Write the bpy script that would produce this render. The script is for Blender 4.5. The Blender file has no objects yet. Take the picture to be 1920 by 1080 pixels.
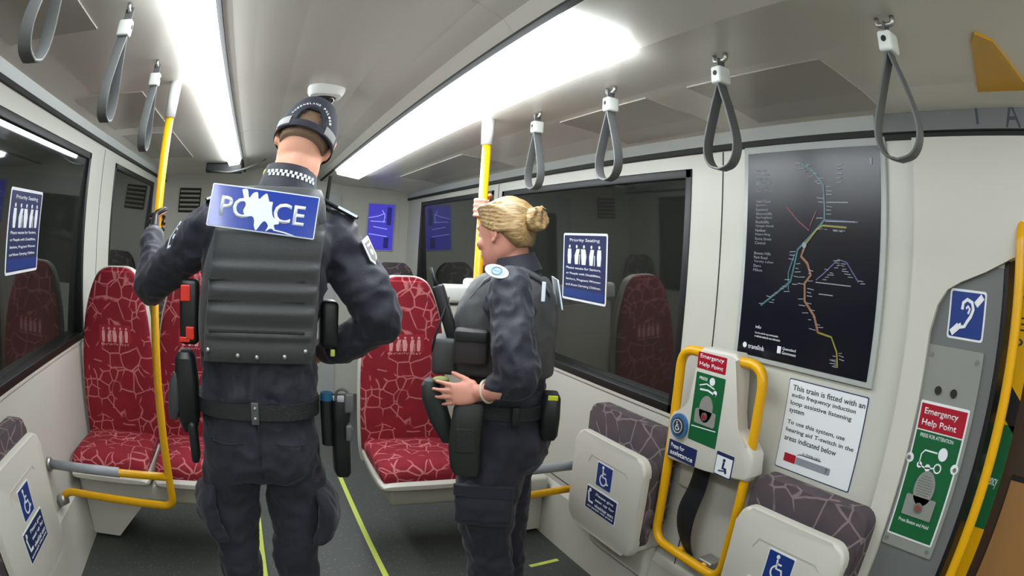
import bpy, bmesh, math, random
from mathutils import Vector, Matrix, noise
PI = math.pi
random.seed(7)
S = bpy.context.scene
C = S.collection

# ------------------------------------------------------------------ camera, world, exposure
CAMH = 1.5
K1, K3 = 0.87625138, 0.11800034           # wide body-worn lens: angle from axis = K1*r + K3*r^3, r in thousands of pixels
YAW, PITCH, ROLL = math.radians(24.7827), math.radians(3.8173), math.radians(3.6758)
cam_d = bpy.data.cameras.new('camera')
cam = bpy.data.objects.new('camera', cam_d)
C.objects.link(cam)
S.camera = cam
cy, sy = math.cos(YAW), math.sin(YAW)
fw = Vector((sy*math.cos(PITCH), cy*math.cos(PITCH), -math.sin(PITCH)))
r0 = Vector((cy, -sy, 0)); u0 = r0.cross(fw)
rt = math.cos(ROLL)*r0 + math.sin(ROLL)*u0
up = -math.sin(ROLL)*r0 + math.cos(ROLL)*u0
m3 = Matrix((rt, up, -fw)).transposed()
cam.matrix_world = Matrix.Translation((0, 0, CAMH)) @ m3.to_4x4()
cam_d.type = 'PANO'
cam_d.sensor_fit = 'HORIZONTAL'
cam_d.sensor_width = 36.0
cam_d.clip_start = 0.02
try:
    pc = cam_d.cycles
    pc.panorama_type = 'FISHEYE_LENS_POLYNOMIAL'
except Exception:
    pc = cam_d
    pc.panorama_type = 'FISHEYE_LENS_POLYNOMIAL'
mm = 1.92/36.0                              # thousands of pixels per millimetre of sensor
pc.fisheye_fov = math.radians(180)
pc.fisheye_polynomial_k0 = 0.0
pc.fisheye_polynomial_k1 = -K1*mm
pc.fisheye_polynomial_k2 = 0.0
pc.fisheye_polynomial_k3 = -K3*mm**3
pc.fisheye_polynomial_k4 = 0.0

w = bpy.data.worlds.new('night'); S.world = w; w.use_nodes = True
w.node_tree.nodes['Background'].inputs[0].default_value = (0.02, 0.022, 0.03, 1)
w.node_tree.nodes['Background'].inputs[1].default_value = 0.3
S.view_settings.view_transform = 'Standard'
S.view_settings.look = 'None'
S.view_settings.exposure = 0.0
S.view_settings.gamma = 1.0
S.view_settings.use_curve_mapping = False
try:
    S.cycles.use_denoising = True
    S.cycles.max_bounces = 8
    S.cycles.caustics_reflective = False
    S.cycles.caustics_refractive = False
except Exception:
    pass
LIGHT = 18.5

# ------------------------------------------------------------------ materials
def lin(c):
    return tuple((x/255/12.92 if x/255 <= .04045 else ((x/255+.055)/1.055)**2.4) for x in c)
def mat(name, rgb, rough=.5, metal=0., bump=0., bscale=60., var=0., vscale=8., coat=0., emit=None, estr=0., spec=.5, sheen=0.):
    m = bpy.data.materials.new(name); m.use_nodes = True
    nt = m.node_tree; b = nt.nodes['Principled BSDF']
    col = lin(rgb)
    b.inputs['Base Color'].default_value = (*col, 1)
    b.inputs['Roughness'].default_value = rough
    b.inputs['Metallic'].default_value = metal
    b.inputs['Specular IOR Level'].default_value = spec
    if coat: b.inputs['Coat Weight'].default_value = coat; b.inputs['Coat Roughness'].default_value = .08
    if sheen: b.inputs['Sheen Weight'].default_value = sheen
    if emit:
        b.inputs['Emission Color'].default_value = (*lin(emit), 1); b.inputs['Emission Strength'].default_value = estr
    tc = nt.nodes.new('ShaderNodeTexCoord')
    if var:
        n = nt.nodes.new('ShaderNodeTexNoise'); n.inputs['Scale'].default_value = vscale; n.inputs['Detail'].default_value = 4
        nt.links.new(tc.outputs['Object'], n.inputs['Vector'])
        mr = nt.nodes.new('ShaderNodeMapRange'); mr.inputs[3].default_value = 1-var; mr.inputs[4].default_value = 1+var
        nt.links.new(n.outputs['Fac'], mr.inputs[0])
        mx = nt.nodes.new('ShaderNodeMix'); mx.data_type = 'RGBA'; mx.blend_type = 'MULTIPLY'; mx.inputs[0].default_value = 1
        mx.inputs[6].default_value = (*col, 1)
        nt.links.new(mr.outputs[0], mx.inputs[7]); nt.links.new(mx.outputs[2], b.inputs['Base Color'])
    if bump:
        n2 = nt.nodes.new('ShaderNodeTexNoise'); n2.inputs['Scale'].default_value = bscale; n2.inputs['Detail'].default_value = 3
        nt.links.new(tc.outputs['Object'], n2.inputs['Vector'])
        bp = nt.nodes.new('ShaderNodeBump'); bp.inputs['Strength'].default_value = bump; bp.inputs['Distance'].default_value = .01
        nt.links.new(n2.outputs['Fac'], bp.inputs['Height']); nt.links.new(bp.outputs[0], b.inputs['Normal'])
    return m
def moquette(name, base, line, scale, dark, lay=2):
    """woven seat cloth: a maze of pale angular lines on a flat ground"""
    m = bpy.data.materials.new(name); m.use_nodes = True
    nt = m.node_tree; b = nt.nodes['Principled BSDF']; L = nt.links.new
    b.inputs['Roughness'].default_value = .9
    tc = nt.nodes.new('ShaderNodeTexCoord')
    wn = nt.nodes.new('ShaderNodeTexNoise'); wn.inputs['Scale'].default_value = 5
    L(tc.outputs['Object'], wn.inputs['Vector'])
    mxv = nt.nodes.new('ShaderNodeVectorMath'); mxv.operation = 'MULTIPLY_ADD'; mxv.inputs[1].default_value = (.07, .07, .07)
    L(wn.outputs['Color'], mxv.inputs[0]); L(tc.outputs['Object'], mxv.inputs[2])
    masks = []
    for k, (sc, th, off) in enumerate(((scale, .036, 0.), (scale*.6, .022, 3.3))[:lay]):
        mp = nt.nodes.new('ShaderNodeMapping'); mp.inputs['Location'].default_value = (off, off*.7, off*.3)
        L(mxv.outputs[0], mp.inputs['Vector'])
        v = nt.nodes.new('ShaderNodeTexVoronoi'); v.feature = 'DISTANCE_TO_EDGE'; v.inputs['Scale'].default_value = sc
        v.inputs['Randomness'].default_value = .72
        L(mp.outputs[0], v.inputs['Vector'])
        lt = nt.nodes.new('ShaderNodeMapRange'); lt.inputs[1].default_value = th*.6; lt.inputs[2].default_value = th*1.3
        lt.inputs[3].default_value = 1; lt.inputs[4].default_value = 0
        L(v.outputs['Distance'], lt.inputs[0])
        n = nt.nodes.new('ShaderNodeTexNoise'); n.inputs['Scale'].default_value = 9+5*k; n.inputs['Detail'].default_value = 0
        L(mp.outputs[0], n.inputs['Vector'])
        g = nt.nodes.new('ShaderNodeMapRange'); g.inputs[1].default_value = .38+.06*k; g.inputs[2].default_value = .45+.06*k
        L(n.outputs['Fac'], g.inputs[0])
        mu = nt.nodes.new('ShaderNodeMath'); mu.operation = 'MULTIPLY'; L(lt.outputs[0], mu.inputs[0]); L(g.outputs[0], mu.inputs[1])
        masks.append(mu)
    mxm = nt.nodes.new('ShaderNodeMath'); mxm.operation = 'MAXIMUM'; L(masks[0].outputs[0], mxm.inputs[0]); L(masks[-1].outputs[0], mxm.inputs[1])
    fac = nt.nodes.new('ShaderNodeMath'); fac.operation = 'MULTIPLY'; fac.inputs[1].default_value = .78; L(mxm.outputs[0], fac.inputs[0])
    bn = nt.nodes.new('ShaderNodeTexNoise'); bn.inputs['Scale'].default_value = 13; L(tc.outputs['Object'], bn.inputs['Vector'])
    bc = nt.nodes.new('ShaderNodeMix'); bc.data_type = 'RGBA'
    bc.inputs[6].default_value = (*lin(dark), 1); bc.inputs[7].default_value = (*lin(base), 1); L(bn.outputs['Fac'], bc.inputs[0])
    mx = nt.nodes.new('ShaderNodeMix'); mx.data_type = 'RGBA'; mx.inputs[7].default_value = (*lin(line), 1)
    L(bc.outputs[2], mx.inputs[6]); L(fac.outputs[0], mx.inputs[0]); L(mx.outputs[2], b.inputs['Base Color'])
    return m
def floor_mat():
    m = mat('speckled rubber floor', (62, 64, 61), .55, var=.08, vscale=3)
    nt = m.node_tree; b = nt.nodes['Principled BSDF']; L = nt.links.new
    src = b.inputs['Base Color'].links[0].from_socket
    tc = nt.nodes.new('ShaderNodeTexCoord')
    v = nt.nodes.new('ShaderNodeTexVoronoi'); v.inputs['Scale'].default_value = 85; L(tc.outputs['Object'], v.inputs['Vector'])
    r = nt.nodes.new('ShaderNodeMapRange'); r.inputs[1].default_value = .12; r.inputs[2].default_value = .2; r.inputs[3].default_value = 1; r.inputs[4].default_value = 0
    L(v.outputs['Distance'], r.inputs[0])
    s = nt.nodes.new('ShaderNodeSeparateColor'); L(v.outputs['Color'], s.inputs[0])
    g = nt.nodes.new('ShaderNodeMath'); g.operation = 'GREATER_THAN'; g.inputs[1].default_value = .72; L(s.outputs[0], g.inputs[0])
    mu = nt.nodes.new('ShaderNodeMath'); mu.operation = 'MULTIPLY'; L(r.outputs[0], mu.inputs[0]); L(g.outputs[0], mu.inputs[1])
    mx = nt.nodes.new('ShaderNodeMix'); mx.data_type = 'RGBA'; mx.inputs[7].default_value = (*lin((165, 165, 158)), 1)
    L(src, mx.inputs[6]); L(mu.outputs[0], mx.inputs[0]); L(mx.outputs[2], b.inputs['Base Color'])
    return m

M = dict(
    wall=mat('pale grey wall laminate', (196, 195, 185), .32, var=.02),
    wall2=mat('cool grey wall laminate', (178, 181, 178), .35, var=.02),
    shell=mat('off white moulded plastic', (202, 199, 188), .35, var=.02),
    white=mat('white plastic', (225, 227, 224), .35),
    cove=mat('grey cove laminate', (236, 231, 220), .3, var=.05, vscale=2),
    covedark=mat('dark grey cove laminate', (194, 189, 180), .3),
    ceil=mat('satin grey ceiling laminate', (200, 196, 186), .3, var=.07, vscale=1.6),
    slot=mat('dark rubber seal', (26, 26, 24), .7),
    black=mat('black rubber gasket', (18, 19, 19), .45),
    glass=mat('dark night window glass', (36, 37, 34), .035, spec=1.0),
    yellow=mat('yellow powder coated rail', (224, 166, 6), .32),
    hiviz=mat('yellow green floor tape', (196, 208, 92), .5),
    steel=mat('brushed stainless steel', (176, 175, 172), .35, metal=.85),
    greyp=mat('grey plastic sleeve', (150, 153, 158), .4),
    strap=mat('grey rubber strap', (92, 93, 93), .5),
    pillar=mat('grey painted pillar panel', (106, 108, 107), .45),
    plate=mat('light grey metal plate', (142, 143, 138), .4, metal=.1),
    red=mat('sign red', (164, 18, 40), .4), green=mat('sign green', (16, 92, 50), .4),
    blue=mat('sign blue', (24, 54, 124), .4), navy=mat('sign navy', (32, 42, 86), .4),
    sky=mat('light blue print', (96, 150, 200), .4), paper=mat('white print', (228, 230, 232), .45),
    ink=mat('dark ink', (52, 56, 66), .5), mapbg=mat('near black glossy poster', (20, 21, 29), .24, spec=.35),
    brown=mat('ochre brown door panel', (150, 108, 62), .4), dkbrown=mat('dark brown door panel', (62, 46, 34), .3),
    navyc=mat('navy uniform cloth', (34, 35, 47), .66, bump=.12, bscale=160, var=.1, vscale=7, sheen=.12),
    trous=mat('dark navy trouser cloth', (35, 34, 46), .8, bump=.12, bscale=150, var=.12, vscale=6, sheen=.12),
    vest=mat('black vest nylon', (66, 67, 68), .58, bump=.15, bscale=300, var=.1, vscale=12, sheen=.1),
    web=mat('black webbing', (34, 36, 37), .6, bump=.4, bscale=300),
    gear=mat('black moulded gear', (24, 26, 28), .42), patent=mat('blue reflective panel', (16, 58, 168), .2, coat=.5),
    refl=mat('silver white reflective print', (232, 240, 250), .3),
    skin=mat('skin', (222, 164, 138), .5, var=.05, vscale=20), skin2=mat('flushed skin', (224, 158, 138), .5, var=.06, vscale=25),
    buzz=mat('cropped brown hair', (128, 104, 82), .8, bump=.6, bscale=400, var=.2, vscale=60),
    blond=mat('dark blonde hair', (168, 136, 88), .5, bump=.3, bscale=160, var=.25, vscale=45),
    capm=mat('dark navy cap cotton', (42, 42, 52), .85, bump=.3, bscale=200), strapg=mat('grey cap strap', (128, 128, 126), .6),
    eye=mat('eye', (235, 232, 226), .2), orange=mat('orange red plastic', (226, 52, 34), .4),
    limey=mat('lime yellow fabric', (206, 214, 50), .6), tealy=mat('teal torch body', (34, 92, 132), .35),
    boot=mat('black leather boot', (20, 20, 22), .4),
)
M['redcloth'] = moquette('red moquette', (140, 16, 36), (196, 118, 118), 11.5, (112, 10, 28))
M['greycloth'] = moquette('charcoal moquette', (82, 72, 76), (136, 120, 122), 10, (66, 58, 62), 1)
def hair_mat(name, rgb, rgb2, along, across):
    m = mat(name, rgb, .45); nt = m.node_tree; b = nt.nodes['Principled BSDF']; L = nt.links.new
    tc = nt.nodes.new('ShaderNodeTexCoord'); mp = nt.nodes.new('ShaderNodeMapping'); mp.vector_type = 'TEXTURE'
    mp.inputs['Rotation'].default_value = (0, math.radians(-8), math.radians(-24)); mp.inputs['Scale'].default_value = (1/along, 1/across, 1/across)
    L(tc.outputs['Object'], mp.inputs['Vector'])
    n = nt.nodes.new('ShaderNodeTexNoise'); n.inputs['Scale'].default_value = 1; n.inputs['Detail'].default_value = 3; L(mp.outputs[0], n.inputs['Vector'])
    r = nt.nodes.new('ShaderNodeMapRange'); r.inputs[1].default_value = .35; r.inputs[2].default_value = .65; L(n.outputs['Fac'], r.inputs[0])
    mx = nt.nodes.new('ShaderNodeMix'); mx.data_type = 'RGBA'; mx.inputs[6].default_value = (*lin(rgb2), 1); mx.inputs[7].default_value = (*lin(rgb), 1)
    L(r.outputs[0], mx.inputs[0]); L(mx.outputs[2], b.inputs['Base Color'])
    bp = nt.nodes.new('ShaderNodeBump'); bp.inputs['Strength'].default_value = .4; bp.inputs['Distance'].default_value = .006
    L(n.outputs['Fac'], bp.inputs['Height']); L(bp.outputs[0], b.inputs['Normal'])
    return m
M['blond'] = hair_mat('combed dark blonde hair', (172, 142, 96), (122, 97, 62), 12, 150)
M['floor'] = floor_mat()
M['led'] = mat('lit diffuser', (240, 245, 250), .5, emit=(244, 251, 255), estr=LIGHT)
M['glow'] = mat('blue lit screen', (30, 30, 90), .3, emit=(72, 66, 200), estr=.8)
M['glow2'] = mat('pale lit screen line', (90, 90, 200), .3, emit=(150, 155, 245), estr=1.0)
M['glow3'] = mat('dark lit screen area', (20, 20, 60), .3, emit=(34, 32, 110), estr=.8)

# ------------------------------------------------------------------ object helpers
def base(parent):
    return parent.matrix_world.translation.copy() if parent else Vector((0, 0, 0))
def wpos(o):
    p = Vector(o.location)
    while o.parent: o = o.parent; p = p + Vector(o.location)
    return p
def obj(name, bm, m, parent=None, smooth=False, origin=None):
    """bm in world coordinates; origin = world location of the new object (defaults to its parent's)"""
    po = wpos(parent) if parent else Vector((0, 0, 0))
    org = Vector(origin) if origin is not None else (po if parent else Vector((0, 0, 0)))
    me = bpy.data.meshes.new(name)
    if isinstance(bm, bpy.types.Mesh): me = bm
    else:
        bmesh.ops.recalc_face_normals(bm, faces=bm.faces[:]); bm.to_mesh(me); bm.free()
    me.transform(Matrix.Translation(-org))
    if smooth is True:
        for p in me.polygons: p.use_smooth = True
    me.materials.clear(); me.materials.append(m)
    o = bpy.data.objects.new(name, me); C.objects.link(o)
    if parent: o.parent = parent
    o.location = org - po
    if smooth == 'auto':
        for p in me.polygons: p.use_smooth = True
        try: me.set_sharp_from_angle(angle=math.radians(38))
        except Exception: pass
    return o
def apart(name, bm, m, parent=None, smooth=False, gap=.004):
    """one object for each separate piece of bm (pieces that nearly touch stay together)"""
    left = set(bm.verts); isl = []
    while left:
        st = [left.pop()]; g = set(st)
        while st:
            v = st.pop()
            for e in v.link_edges:
                q = e.other_vert(v)
                if q in left: left.discard(q); g.add(q); st.append(q)
        lo = [min(v.co[i] for v in g) for i in range(3)]; hi = [max(v.co[i] for v in g) for i in range(3)]
        isl.append([g, lo, hi])
    done = False
    while not done:
        done = True
        for i in range(len(isl)):
            for j in range(i+1, len(isl)):
                A_, B_ = isl[i], isl[j]
                if all(A_[1][k]-gap <= B_[2][k] and B_[1][k]-gap <= A_[2][k] for k in range(3)):
                    A_[0] |= B_[0]; A_[1] = [min(a, b) for a, b in zip(A_[1], B_[1])]; A_[2] = [max(a, b) for a, b in zip(A_[2], B_[2])]; isl.pop(j); done = False; break
            if not done: break
    outs = []; bm.verts.index_update()
    groups = [{v.index for v in g} for g, _, _ in isl]
    for g in groups:
        b2 = bm.copy(); b2.verts.ensure_lookup_table(); b2.verts.index_update()
        bmesh.ops.delete(b2, geom=[v for v in b2.verts if v.index not in g], context='VERTS')
        outs.append(obj(name, b2, m, parent, smooth))
    bm.free(); return outs
def tag(o, label=None, cat=None, group=None, kind=None):
    if label: o['label'] = label
    if cat: o['category'] = cat
    if group: o['group'] = group
    if kind: o['kind'] = kind
    return o
def thing(name, label, cat, loc, group=None):
    o = bpy.data.objects.new(name, None); o.empty_display_size = .1
    C.objects.link(o); o.location = loc
    return tag(o, label, cat, group)
def struct(name, bm, m, parent=None, smooth=False):
    o = obj(name, bm, m, parent, smooth)
    if not parent: o['kind'] = 'structure'
    return o
def copy_tree(o, parent=None):
    c = o.copy(); C.objects.link(c); c.parent = parent
    for ch in list(o.children): copy_tree(ch, c)
    return c
def BM(): return bmesh.new()
def box(bm, x0, x1, y0, y1, z0, z1, bev=0.):
    lo = Vector((min(x0, x1), min(y0, y1), min(z0, z1))); hi = Vector((max(x0, x1), max(y0, y1), max(z0, z1)))
    r = bmesh.ops.create_cube(bm, size=1)
    for v in r['verts']:
        v.co = Vector(((lo.x+hi.x)/2+v.co.x*(hi.x-lo.x), (lo.y+hi.y)/2+v.co.y*(hi.y-lo.y), (lo.z+hi.z)/2+v.co.z*(hi.z-lo.z)))
    if bev:
        es = list({e for v in r['verts'] for e in v.link_edges})
        bmesh.ops.bevel(bm, geom=es, offset=bev, segments=3, affect='EDGES', profile=.5)
    return bm
def obox(bm, c, ax, ay, az, hx, hy, hz, bev=0.):
    """oriented box, half sizes hx hy hz along unit axes"""
    r = bmesh.ops.create_cube(bm, size=2)
    c, ax, ay, az = map(Vector, (c, ax, ay, az))
    if bev:
        for v in r['verts']: v.co = Vector((v.co.x*hx, v.co.y*hy, v.co.z*hz))
        es = list({e for v in r['verts'] for e in v.link_edges})
        rr = bmesh.ops.bevel(bm, geom=es, offset=bev, segments=3, affect='EDGES', profile=.5)
        vs = {v for f in rr['faces'] for v in f.verts} | {v for v in r['verts'] if v.is_valid}
        for v in vs: v.co = c+ax*v.co.x+ay*v.co.y+az*v.co.z
    else:
        for v in r['verts']: v.co = c+ax*(v.co.x*hx)+ay*(v.co.y*hy)+az*(v.co.z*hz)
    return bm
def loft(bm, rings, n=20, ex=2., cap=True):
    """rings: (centre, axisA, ra, axisB, rb) joined to one closed tube; ex = superellipse exponent"""
    prev = None; first = None
    for (c, a, ra, b, rb) in rings:
        c, a, b = Vector(c), Vector(a), Vector(b); vs = []
        for i in range(n):
            t = 2*PI*i/n; ct, st = math.cos(t), math.sin(t)
            x = math.copysign(abs(ct)**(2/ex), ct); y = math.copysign(abs(st)**(2/ex), st)
            vs.append(bm.verts.new(c+a*(x*ra)+b*(y*rb)))
        if prev:
            for i in range(n): bm.faces.new((prev[i], prev[(i+1) % n], vs[(i+1) % n], vs[i]))
        else: first = vs
        prev = vs
    if cap:
        bm.faces.new(first[::-1]); bm.faces.new(prev)
    return bm
def frames(pts, ref=None):
    pts = [Vector(p) for p in pts]; out = []; a = None
    for i, p in enumerate(pts):
        t = (pts[min(i+1, len(pts)-1)]-pts[max(i-1, 0)])
        if t.length < 1e-9: t = Vector((0, 0, 1))
        t.normalize()
        if ref is not None: a = Vector(ref)
        elif a is None: a = Vector((1, 0, 0)) if abs(t.x) < .8 else Vector((0, 1, 0))
        a = a-t*a.dot(t)
        if a.length < 1e-6: a = Vector((0, 1, 0))-t*t.y
        a.normalize(); out.append((p, a.copy(), t.cross(a)))
    return out
def tube(bm, pts, r, n=14, rb=None, ref=None, ex=2., cap=True):
    """r: a radius, or one radius (or pair) for every point"""
    fr = frames(pts, ref); rings = []
    for i, (p, a, b) in enumerate(fr):
        ra = r[i] if isinstance(r, (list, tuple)) else r
        if isinstance(ra, (list, tuple)): ra, rr = ra
        else: rr = rb if rb is not None else ra
        rings.append((p, a, ra, b, rr))
    return loft(bm, rings, n, ex, cap)
def fillet(pts, rad, seg=6, closed=False):
    pts = [Vector(p) for p in pts]; n = len(pts); out = []
    for i, p in enumerate(pts):
        if not closed and i in (0, n-1): out.append(p); continue
        a, b = pts[i-1], pts[(i+1) % n]
        u, v = (a-p), (b-p); d = min(rad, u.length*.49, v.length*.49)
        u.normalize(); v.normalize(); s, e = p+u*d, p+v*d
        for k in range(seg+1):
            t = k/seg; out.append((1-t)**2*s+2*t*(1-t)*p+t*t*e)
    return out
def smoothpath(pts, sub=6):
    """Catmull-Rom through points (any tuple length)"""
    P = [tuple(p) for p in pts]; out = []
    for i in range(len(P)-1):
        p0, p1, p2, p3 = P[max(i-1, 0)], P[i], P[i+1], P[min(i+2, len(P)-1)]
        for k in range(sub):
            t = k/sub
            out.append(tuple(.5*((2*b)+(-a+c)*t+(2*a-5*b+4*c-d)*t*t+(-a+3*b-3*c+d)*t**3) for a, b, c, d in zip(p0, p1, p2, p3)))
    out.append(P[-1]); return out
def prism(bm, pts, ext, bev=0.):
    """flat polygon pts extruded by vector ext"""
    vs = [bm.verts.new(Vector(p)) for p in pts]; ws = [bm.verts.new(Vector(p)+Vector(ext)) for p in pts]
    n = len(pts); f0 = bm.faces.new(vs); f1 = bm.faces.new(ws[::-1])
    for i in range(n): bm.faces.new((vs[i], ws[i], ws[(i+1) % n], vs[(i+1) % n]))
    if bev: bmesh.ops.bevel(bm, geom=list(f1.edges), offset=bev, segments=3, affect='EDGES', profile=.5)
    return bm
def sphere(bm, c, rx, ry=None, rz=None, u=16, v=10, mtx=None):
    ry = rx if ry is None else ry; rz = rx if rz is None else rz
    r = bmesh.ops.create_uvsphere(bm, u_segments=u, v_segments=v, radius=1)
    for q in r['verts']:
        q.co = Vector((q.co.x*rx, q.co.y*ry, q.co.z*rz))
        if mtx: q.co = mtx @ q.co
        q.co += Vector(c)
    return bm
def cyl(bm, a, b, r, n=16): return tube(bm, [a, b], r, n)
def remesh(bm, voxel, smooth=2, fac=.5, disp=0., dscale=9., seed=0., dz=1.):
    """fuse the overlapping closed pieces of bm to one continuous skin"""
    bmesh.ops.recalc_face_normals(bm, faces=bm.faces[:])
    me = bpy.data.meshes.new('tmp'); bm.to_mesh(me); bm.free()
    o = bpy.data.objects.new('tmp', me); C.objects.link(o)
    r = o.modifiers.new('r', 'REMESH'); r.mode = 'VOXEL'; r.voxel_size = voxel; r.use_smooth_shade = True
    if smooth:
        s = o.modifiers.new('s', 'SMOOTH'); s.factor = fac; s.iterations = smooth
    dg = bpy.context.evaluated_depsgraph_get(); dg.update()
    out = bpy.data.meshes.new_from_object(o.evaluated_get(dg))
    bpy.data.objects.remove(o); bpy.data.meshes.remove(me)
    if disp:
        ns = [Vector(v.normal) for v in out.vertices]
        for v, nn in zip(out.vertices, ns):
            q = Vector((v.co.x*dscale+seed, v.co.y*dscale, v.co.z*dscale*dz))
            a = noise.noise(q); b2 = 1-abs(noise.noise(q*1.9+Vector((4, 4, 4))))*2
            v.co += nn*disp*(a*.8+b2*.5-.25)
    for p in out.polygons: p.use_smooth = True
    return out

# drawing on a flat surface: P origin, U right, V up, N towards the viewer
class Plane:
    def __init__(s, P, U, V, th=.0012):
        s.P, s.U, s.V = Vector(P), Vector(U), Vector(V); s.N = s.U.cross(s.V).normalized(); s.th = th
    def at(s, x, y, d=0.): return s.P+s.U*x+s.V*y+s.N*d
    def poly(s, bm, pts, d=0., th=None):
        return prism(bm, [s.at(x, y, d) for x, y in pts], s.N*(th or s.th))
    def rect(s, bm, x0, y0, x1, y1, d=0., r=0., th=None):
        if r:
            pts = []
            for (cx, cyy, a0) in ((x1-r, y1-r, 0), (x0+r, y1-r, 90), (x0+r, y0+r, 180), (x1-r, y0+r, 270)):
                for k in range(5):
                    a = math.radians(a0+k*22.5); pts.append((cx+r*math.cos(a), cyy+r*math.sin(a)))
        else: pts = [(x0, y0), (x1, y0), (x1, y1), (x0, y1)]
        return s.poly(bm, pts, d, th)
    def disc(s, bm, x, y, r, d=0., n=20, ry=None, th=None):
        ry = ry or r
        return s.poly(bm, [(x+r*math.cos(2*PI*i/n), y+ry*math.sin(2*PI*i/n)) for i in range(n)], d, th)
    def stroke(s, bm, pts, w, d=0., th=None):
        L, R_ = [], []; n = len(pts)
        for i, (x, y) in enumerate(pts):
            ax, ay = pts[max(i-1, 0)]; bx, by = pts[min(i+1, n-1)]
            tx, ty = bx-ax, by-ay; l = math.hypot(tx, ty) or 1; tx /= l; ty /= l
            L.append((x-ty*w/2, y+tx*w/2)); R_.append((x+ty*w/2, y-tx*w/2))
        for i in range(n-1): s.poly(bm, [L[i], R_[i], R_[i+1], L[i+1]], d, th)
        return bm
    def arc(s, bm, x, y, r, a0, a1, w, d=0., n=18):
        return s.stroke(bm, [(x+r*math.cos(math.radians(a0+(a1-a0)*i/n)), y+r*math.sin(math.radians(a0+(a1-a0)*i/n))) for i in range(n+1)], w, d)
    def text(s, bm, txt, x0, y0, x1, y1, d=0., th=None, bold=0., keep=False):
        """letters stretched to fill the box (keep: natural width, from x0)"""
        cu = bpy.data.curves.new('t', 'FONT'); cu.body = txt; cu.size = 1; cu.offset = bold; cu.resolution_u = 3
        o = bpy.data.objects.new('t', cu); C.objects.link(o)
        dg = bpy.context.evaluated_depsgraph_get(); dg.update()
        me = bpy.data.meshes.new_from_object(o.evaluated_get(dg)); bpy.data.objects.remove(o)
        if not len(me.vertices): return bm
        xs = [v.co.x for v in me.vertices]; ys = [v.co.y for v in me.vertices]
        ax, bx, ay, by = min(xs), max(xs), min(ys), max(ys)
        sy_ = (y1-y0)/max(by-ay, 1e-6); sx_ = (x1-x0)/max(bx-ax, 1e-6)
        if keep: sx_ = min(sy_*.95, sx_)
        th = th or s.th*.6; tb = bmesh.new(); tb.from_mesh(me)
        g = bmesh.ops.extrude_face_region(tb, geom=tb.faces[:])
        top = {e for e in g['geom'] if isinstance(e, bmesh.types.BMVert)}
        for v in tb.verts:
            v.co = s.at(x0+(v.co.x-ax)*sx_, y0+(v.co.y-ay)*sy_, d+(th if v in top else 0))
        m2 = bpy.data.meshes.new('t2'); tb.to_mesh(m2); tb.free(); bm.from_mesh(m2); bpy.data.meshes.remove(m2); bpy.data.meshes.remove(me)
        return bm
def RW(x, y, z): return Plane((x, y, z), (0, -1, 0), (0, 0, 1))     # on the right wall, looking out
def LW(x, y, z): return Plane((x, y, z), (0, 1, 0), (0, 0, 1))      # on the left wall
def EW(x, y, z): return Plane((x, y, z), (1, 0, 0), (0, 0, 1))      # facing the camera end
def part(name, parent, m, *fns, smooth=False):
    bm = BM()
    for f in fns: f(bm)
    return obj(name, bm, m, parent, smooth)

XL, XR, YE, YB = -1.05, 1.465, 5.65, -1.6
# ------------------------------------------------------------------ the carriage shell
struct('floor', box(BM(), XL-.1, XR+.35, YB, YE+.1, -.06, 0), M['floor'])
def wall(name, x0, x1, ya, yb, ztop, wins):
    """wall slab between ya and yb with window holes (y0, y1, z0, z1)"""
    bm = BM(); y = ya
    for (a, b, z0, z1) in sorted(wins):
        box(bm, x0, x1, y, a, 0, ztop); box(bm, x0, x1, a, b, 0, z0); box(bm, x0, x1, a, b, z1, ztop); y = b
    box(bm, x0, x1, y, yb, 0, ztop)
    return struct(name, bm, M['wall'])
WR = [(1.66, 3.40, .92, 1.84), (3.53, 5.2, .92, 1.855)]
WL = [(.55, 3.0, .945, 1.905), (3.58, 5.06, .945, 1.92)]
wall('wall_right', XR, XR+.1, .36, YE, 2.3, WR)
wall('wall_left', XL-.1, XL, YB, YE, 2.3, WL)
def window(i, side, spec):
    y0, y1, z0, z1 = spec
    x = XR if side > 0 else XL
    bm = BM(); g = .036
    xa, xb = x-side*.004, x+side*.06
    for a, b, c, d in ((y0, y1, z0, z0+g), (y0, y1, z1-g, z1), (y0, y0+g, z0, z1), (y1-g, y1, z0, z1)):
        box(bm, xa, xb, a, b, c, d, .004)
    o = struct('window_%d' % i, bm, M['black'], smooth='auto')
    xb_, xt_ = x+side*.050, x+side*.010
    pb_ = prism(BM(), [(xb_, y0+.02, z0+.02), (xb_, y1-.02, z0+.02), (xt_, y1-.02, z1-.02), (xt_, y0+.02, z1-.02)], (side*.008, 0, 0))
    p = obj('pane', pb_, M['glass'], o)
    s = BM()
    box(s, x-side*.006, x-side*.001, y0-.012, y1+.012, z0-.012, z0, .001)
    obj('sill', s, M['covedark'], o)
    return o
for i, (sd, sp) in enumerate([(1, WR[0]), (1, WR[1]), (-1, WL[0]), (-1, WL[1])]): window(i+1, sd, sp)
# panel joints of the walls
def seam_r(y, z0=0, z1=1.88): return lambda bm: box(bm, XR-.0015, XR+.01, y-.002, y+.002, z0, z1)
bm = BM()
for y in (1.49, 3.46): box(bm, XR-.0015, XR+.01, y-.0025, y+.0025, .0, 1.89)
box(bm, XR-.0015, XR+.01, .67, 5.6, .36, .364)
struct('trim_1', bm, M['slot'])
bm = BM()
for y in (3.28,): box(bm, XL-.01, XL+.0015, y-.0025, y+.0025, .0, 1.96)
struct('trim_2', bm, M['slot'])
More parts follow.
